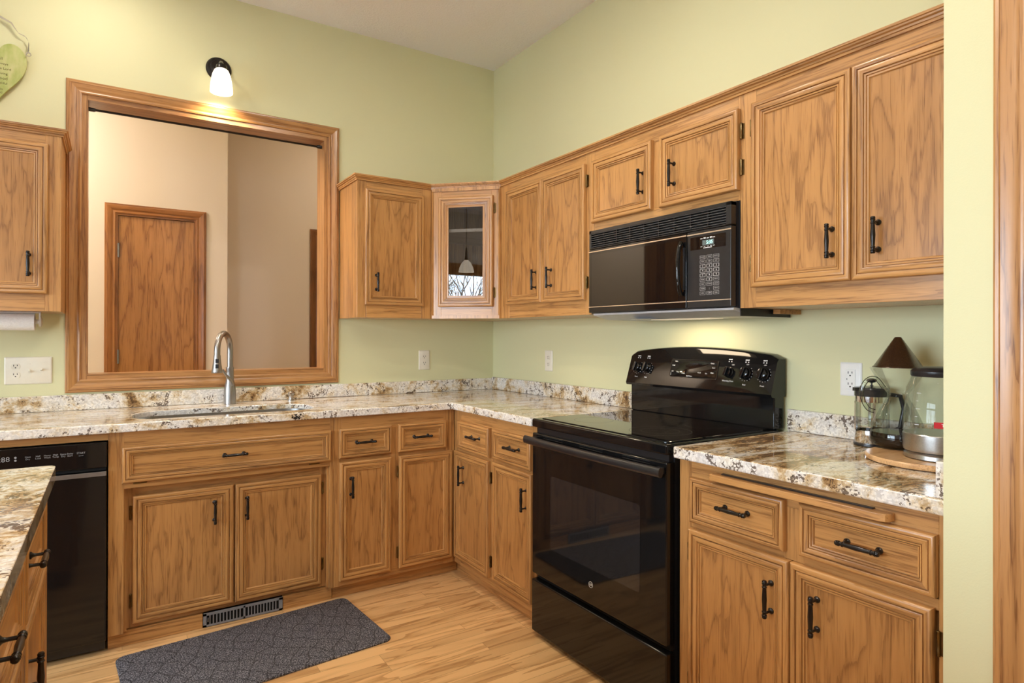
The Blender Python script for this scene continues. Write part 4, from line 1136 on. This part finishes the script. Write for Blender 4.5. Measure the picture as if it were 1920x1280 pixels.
for s in (1, -1):
    z = s * .019
    mb.box(-.0078, -.0055, -.0089, -.0085, z, z + .008); mb.box(.0055, .0078, -.0089, -.0085, z + .001, z + .008)
    mb.lathe([(.0026, 0), (.0026, .0003)], 10, 0, Matrix.Translation((0, -.0086, z - .006)) @ Matrix.Rotation(PI/2, 4, 'X'))
mb.box(-.012, -.010, -.0089, -.0085, -.002, .003)
mb.build('slots', DARK, rc, smooth=0)
t = plate('switch_plate', 'wide ivory wall plate with an outlet and two toggle switches', 'switch', (-2.4415, 0, 1.0975), 0, .171, .122, PLATE)
duplex(None, t, (0, 0, 0), -.046, 0, PLATE)
for cx, up in ((.004, 1), (.047, -1)):
    mb = MB(); mb.box(cx - .0052, cx + .0052, -.0066, -.0058, -.0125, .0125); mb.box(cx - .0036, cx + .0036, -.017, -.0062, -.004, .004, 0, Matrix.Translation((0, -.006, 0)) @ Matrix.Rotation(up * .55, 4, 'X') @ Matrix.Translation((0, .006, 0)))
    mb.build('toggle', PLATE, t, smooth=0, bevel=.0008)
mb = MB()
for cx in (.004, .047):
    for s in (1, -1): mb.lathe([(.0028, 0), (.0028, .0008), (.001, .001)], 8, 0, Matrix.Translation((cx, -.0058, s * .030)) @ Matrix.Rotation(PI/2, 4, 'X'))
mb.build('screws', PLATE, t, smooth=0)

# ------------------------------------------------------------------ sconce
t = thing('wall_sconce', 'dark bronze wall sconce with a lit white glass shade over the pass-through', 'lamp', (-1.667, 0, 2.635))
RXm = Matrix.Rotation(PI/2, 4, 'X')
MB().lathe([(.061, .0006), (.061, .006), (.056, .012), (.044, .015), (.042, .020), (.030, .024), (.012, .026)], 36, 0, RXm).build('backplate', IRON, t)
mb = MB(); mb.tube([(0, -.022, 0), (0, -.05, .008), (0, -.082, .006), (0, -.098, -.012)], [.012, .010, .010, .012], 12)
mb.lathe([(.010, -.008), (.024, -.014), (.026, -.022), (.026, -.034), (.022, -.036)], 24, 0, Matrix.Translation((0, -.098, .0)))
mb.build('arm', IRON, t, smooth=50)
sh = MB(); pr = [(.021, -.030), (.033, -.040), (.042, -.062), (.0485, -.092), (.0525, -.130), (.0535, -.150), (.0515, -.152), (.0505, -.130), (.046, -.092), (.040, -.064), (.031, -.043), (.018, -.033)]
sh.lathe(pr, 32, 0, Matrix.Translation((0, -.098, 0)), cap=False)
sd = sh.build('shade', SHADE, t, smooth=60)
MB().lathe([(.004, -.045), (.016, -.06), (.026, -.09), (.024, -.115), (.012, -.130), (.001, -.133)], 16, 0, Matrix.Translation((0, -.098, 0))).build('bulb', simple('lit_bulb', (1, .9, .75), 0.5, emis=(1.0, 0.84, 0.60), es=14.0), sd, smooth=60)
pl = bpy.data.lights.new('sconce_light', 'SPOT'); pl.energy = 26; pl.color = (1.0, 0.83, 0.58); pl.shadow_soft_size = 0.04; pl.spot_size = math.radians(150); pl.spot_blend = 0.8
po = bpy.data.objects.new('sconce_light', pl); COL.objects.link(po); po.location = (-1.667, -.098, 2.478)

# ------------------------------------------------------------------ heart sign
t = thing('heart_sign', 'green heart-shaped wooden sign with brown words hanging on the wall', 'sign', (-2.556, 0, 2.40))
hp = []
for i in range(64):
    a = 2 * PI * i / 64
    x = 16 * math.sin(a) ** 3; z = 13 * math.cos(a) - 5 * math.cos(2 * a) - 2 * math.cos(3 * a) - math.cos(4 * a)
    hp.append((x / 16 * .106, (z + 2.5) / 14.5 * .142 + .002))
mb = MB(); mb.loops([[(x * k, y, z * k) for x, z in hp] for k, y in ((1, -.014), (1, -.022), (.985, -.023))], 0)
bd = mb.build('board', HEART, t)
mb = MB(); ink = simple('brown_lettering', (0.16, 0.14, 0.05), 0.7)
for i, s in enumerate(('In all', 'I will always', 'praise the Lord', 'he is loving', 'and good', 'and faithful')):
    wd = 0.0175 if len(s) < 9 else 0.0145
    mb.text(s, wd, Matrix.Translation((.006, -.0232, .070 - i * .0215)) @ RXm, 0)
mb.text('Psalm', .012, Matrix.Translation((.010, -.0232, -.064)) @ RXm, 0); mb.text('100', .012, Matrix.Translation((.012, -.0232, -.080)) @ RXm, 0)
mb.build('lettering', ink, bd, smooth=0, recalc=False)
WIRE = simple('grey_ribbon', (0.42, 0.38, 0.30), 0.55)
def zz(sg):
    pts = [(.0, .260), (.050, .238), (.074, .200), (.100, .190), (.112, .165), (.110, .125), (.104, .112)]
    mb = MB(); L = []
    for k, (x, z) in enumerate(pts):
        tw = .0045 * math.cos(k * 1.1); ty = .0045 * math.sin(k * 1.1)
        L.append([(sg * x + tw, -.016 + ty, z + .004), (sg * x - tw, -.016 - ty, z - .004), (sg * x - tw, -.0166 - ty, z - .004), (sg * x + tw, -.0166 + ty, z + .004)])
    mb.loops(L, 0)
    R2 = [(sg * .113 + .008 * math.cos(a), -.024 - .0015 * a, .108 + .008 * math.sin(a)) for a in [k * .5 for k in range(20)]]
    mb.tube(R2, .0016, 6)
    mb.build('hanger', WIRE, t, smooth=50)
zz(1); zz(-1)
MB().lathe([(.003, .0005), (.003, .022), (.006, .023), (.006, .026)], 8, 0, Matrix.Translation((0, 0, .264)) @ RXm).build('nail', IRON, t)

# ------------------------------------------------------------------ tension rod in the pass-through
mb = MB(); mb.tube([(PX0 + jt + .001, .045, 2.332), (-1.70, .045, 2.3335), (PX1 - jt - .001, .045, 2.335)], .0055, 10)
t = mb.build('tension_rod', IRON); move_origin(t, (-1.67, .045, 2.333)); tag(t, 'thin black tension rod across the top of the pass-through', 'rod')
for xx in (PX0 + jt + .0008, PX1 - jt - .0008):
    s = 1 if xx < -2 else -1
    MB().lathe([(.0095, 0), (.0095, .020), (.0075, .028)], 12, 0, Matrix.Translation((xx + 1.67, 0, 2.332 - 2.333 if s > 0 else .002)) @ Matrix.Rotation(s * PI/2, 4, 'Y')).build('end_cap', BLACKM, t)

# ------------------------------------------------------------------ paper towel on its holder
t = thing('paper_towel_holder', 'under-cabinet paper towel holder below the left wall cabinet', 'holder', (-2.53, -.17, UZ0 - .0006))
mb = MB(); RYm = Matrix.Rotation(PI/2, 4, 'Y')
for xx in (-.142, .142):
    s = 1 if xx > 0 else -1
    mb.box(xx - .003, xx + .003, -.018, .018, -.044, 0)
    mb.lathe([(.021, -.004), (.021, .004), (.016, .007)], 20, 0, Matrix.Translation((xx, 0, -.041)) @ RYm)
mb.box(-.142, .142, -.018, .018, -.004, 0)
mb.build('bracket', simple('clear_grey_plastic', (0.68, 0.66, 0.63), 0.25), t)
mb = MB(); mb.lathe([(.010, -.138), (.010, .138)], 14, 0, Matrix.Translation((0, 0, -.041)) @ RYm); mb.build('rod', WPLATE, t)
o = MB(); o.lathe([(.0125, -.124), (.0368, -.124), (.0372, -.120), (.0372, .120), (.0368, .124), (.0125, .124), (.0125, -.124)], 40, 0, RYm, cap=False)
r = o.build('paper_towel_roll', PAPER); r.location = (-2.53, -.17, UZ0 - .0416)
tag(r, 'white paper towel roll under the left wall cabinet', 'paper towel')

# ------------------------------------------------------------------ coffee corner
o = MB().lathe([(.155, .0), (.163, .003), (.165, .008), (.165, .014), (.162, .017), (.001, .0175)], 64).build('serving_board', WOODPALE)
o.location = (-.212, -2.713, CT + .0008); tag(o, 'round pale wooden board under the carafe and the kettle', 'board')
TZ = CT + .0008 + .0178
# french press
t = thing('french_press', 'glass and chrome french press with a black lid by the white outlet', 'coffee press', (-.0765, -2.4785, CT + .0008))
MB().lathe([(.050, 0), (.052, .002), (.052, .007), (.048, .009)], 36).build('base_ring', BLACKM, t)
MB().lathe([(.0475, .0092), (.0485, .012), (.0485, .050), (.0475, .050), (.0470, .012)], 36, cap=False).build('lower_band', CHROME, t)
MB().lathe([(.0462, .012), (.0462, .172), (.0450, .172), (.0450, .014), (.001, .013)], 36, cap=False).build('beaker', GLASS, t, smooth=50)
MB().lathe([(.0485, .140), (.0485, .160), (.0475, .160), (.0475, .140)], 36, cap=False).build('upper_band', CHROME, t)
for a in (.6, 2.2, 3.75, 5.3):
    ca, sa = math.cos(a) * .0478, math.sin(a) * .0478
    MB().box(-.004, .004, -.0012, .0012, .048, .142, 0, Matrix.Translation((ca, sa, 0)) @ Matrix.Rotation(a + PI/2, 4, 'Z')).build('strut', CHROME, t, smooth=0)
lid = MB(); lid.lathe([(.0495, .158), (.0495, .176), (.0515, .180), (.0500, .186), (.030, .189), (.006, .190), (.005, .192)], 36)
lid.prism([(-.044, .012), (-.062, .020), (-.062, .028), (-.040, .030)], .176, .187)
l = lid.build('lid', SMOKED, t)
MB().lathe([(.0025, .19), (.0025, .200), (.010, .202), (.0155, .207), (.014, .212), (.004, .215)], 20).build('plunger_knob', BLACKM, l)
mb = MB(); mb.tube([(.03, -.036, .165), (.052, -.062, .16), (.058, -.070, .12), (.052, -.062, .06), (.036, -.044, .045)], .007, 10); mb.build('handle', BLACKM, t, smooth=60)
MB().lathe([(.001, .060), (.044, .060), (.0445, .064), (.001, .065)], 30).build('plunger_disc', CHROME, t)
# carafe
t = thing('glass_carafe', 'glass pour-over carafe half full of black coffee on the wooden board', 'carafe', (-.150, -2.592, TZ))
outer = [(.050, .0005), (.068, .006), (.0755, .022), (.0745, .040), (.066, .070), (.050, .108), (.034, .138), (.0275, .153), (.0275, .160), (.040, .178), (.058, .206), (.0725, .234), (.0745, .238)]
MB().lathe(outer, 44, cap=False).build('vessel', GLASS, t, smooth=60, recalc=False)
MB().lathe([(.001, .0015), (.049, .0020), (.066, .008), (.0735, .022), (.0725, .040), (.0705, .046), (.001, .0462)], 40).build('coffee', COFFEE, t, smooth=50)
hd = Vector((-.50, .86, 0)).normalized()
pp = [(.036, .176), (.056, .203), (.078, .200), (.094, .172), (.092, .140), (.078, .112), (.060, .104)]
# smooth the handle loop
def catmull(P, n=6):
    out = []
    for i in range(len(P) - 1):
        p0 = P[max(i - 1, 0)]; p1 = P[i]; p2 = P[i + 1]; p3 = P[min(i + 2, len(P) - 1)]
        for k in range(n):
            s = k / n
            out.append(tuple(.5 * ((2 * b) + (-a + c) * s + (2 * a - 5 * b + 4 * c - d) * s * s + (-a + 3 * b - 3 * c + d) * s ** 3) for a, b, c, d in zip(p0, p1, p2, p3)))
    return out + [tuple(P[-1])]
MB().tube([hd * r + Vector((0, 0, z)) for r, z in catmull(pp)], .0065, 12).build('handle', thin_glass('handle_glass', (0.90, 0.93, 0.92), 1.3), t, smooth=60)
o = MB().lathe([(.0665, .0), (.0675, .0012), (.0665, .0030), (.0640, .0035), (.0095, .0895), (.0070, .0910), (.001, .0912)], 44).build('cone_filter', MESHF, smooth=50)
o.location = (-.150, -2.592, TZ + .2386); tag(o, 'dark metal cone coffee filter upside down on top of the carafe', 'coffee filter')
# kettle
t = thing('electric_kettle', 'glass electric kettle with steel base and black lid beside the pale wall', 'kettle', (-.230, -2.735, TZ))
MB().lathe([(.078, 0), (.083, .002), (.0825, .012), (.076, .018), (.001, .018)], 44).build('power_base', STEEL, t)
kb = MB().lathe([(.076, .0186), (.0835, .021), (.0850, .030), (.0850, .066), (.0835, .068), (.001, .068)], 44).build('steel_band', STEEL, t)
MB().lathe([(.0835, .068), (.0845, .090), (.0820, .130), (.0740, .180), (.0640, .222), (.0625, .226)], 44, cap=False).build('glass_body', GLASS, t, smooth=60, recalc=False)
MB().lathe([(.0640, .222), (.0665, .226), (.0665, .236), (.060, .243), (.040, .248), (.001, .250)], 40).build('lid', BLACKM, t)
mb = MB(); dv = Vector((.15, -.99, 0)).normalized()
mb.tube([dv * .055 + Vector((0, 0, .238)), dv * .095 + Vector((0, 0, .225)), dv * .108 + Vector((0, 0, .16)), dv * .098 + Vector((0, 0, .085)), dv * .083 + Vector((0, 0, .055))], .011, 12); mb.build('handle', BLACKM, t, smooth=60)
ka = math.atan2(-3.519 + 2.735, -2.13 + .230)
def onk(r, z, da): return Matrix.Translation((r * math.cos(ka + da), r * math.sin(ka + da), z)) @ Matrix.Rotation(ka + da + PI/2, 4, 'Z') @ RXm
mb = MB()
for i in range(5): mb.box(-.006, .006 - (i % 2) * .006, -.0006, .0006, 0, .0003, 0, onk(.0856 - i * .0022, .095 + i * .021, -.62))
mb.build('level_marks', WHITEINK, t, smooth=0)
mb = MB(); mb.box(-.020, .020, -.008, .008, 0, .0006, 0, onk(.0856, .098, .10)); rd = mb.build('red_tag', REDT, t, smooth=0)
MB().text('T', .011, onk(.0866, .098, .10), 0).build('tag_lettering', WHITEINK, rd, smooth=0, recalc=False)

# ------------------------------------------------------------------ recessed ceiling lamps and dining pendant
for i, (x, y, _p) in enumerate(CANS):
    where = ['above the sink, left of the sconce', 'above the range', 'nearest the closet door', 'above the island', 'over the dining side'][i]
    t = MB().lathe([(.066, -.004), (.085, -.006), (.087, -.001), (.068, -.001)], 36, cap=False).build('recessed_lamp', WPLATE)
    t.location = (x, y, CE - .0006); tag(t, 'white recessed ceiling lamp ' + where, 'lamp', 'recessed ceiling lamps')
t = thing('pendant_lamp', 'dark bronze pendant lamp with a white glass bell in the dining area', 'lamp', (-3.3, -2.02, 2.05))
MB().tube([(0, 0, .06), (0, 0, .5), (0, 0, CE - 2.0506)], .004, 8).build('cord', IRON, t)
MB().lathe([(.010, .16), (.016, .06), (.024, .03), (.022, .02)], 16).build('socket', IRON, t)
MB().lathe([(.022, .03), (.05, .0), (.075, -.05), (.085, -.10), (.083, -.10), (.073, -.05), (.048, -.002), (.020, .026)], 28, cap=False).build('shade', SHADE, t, smooth=60)
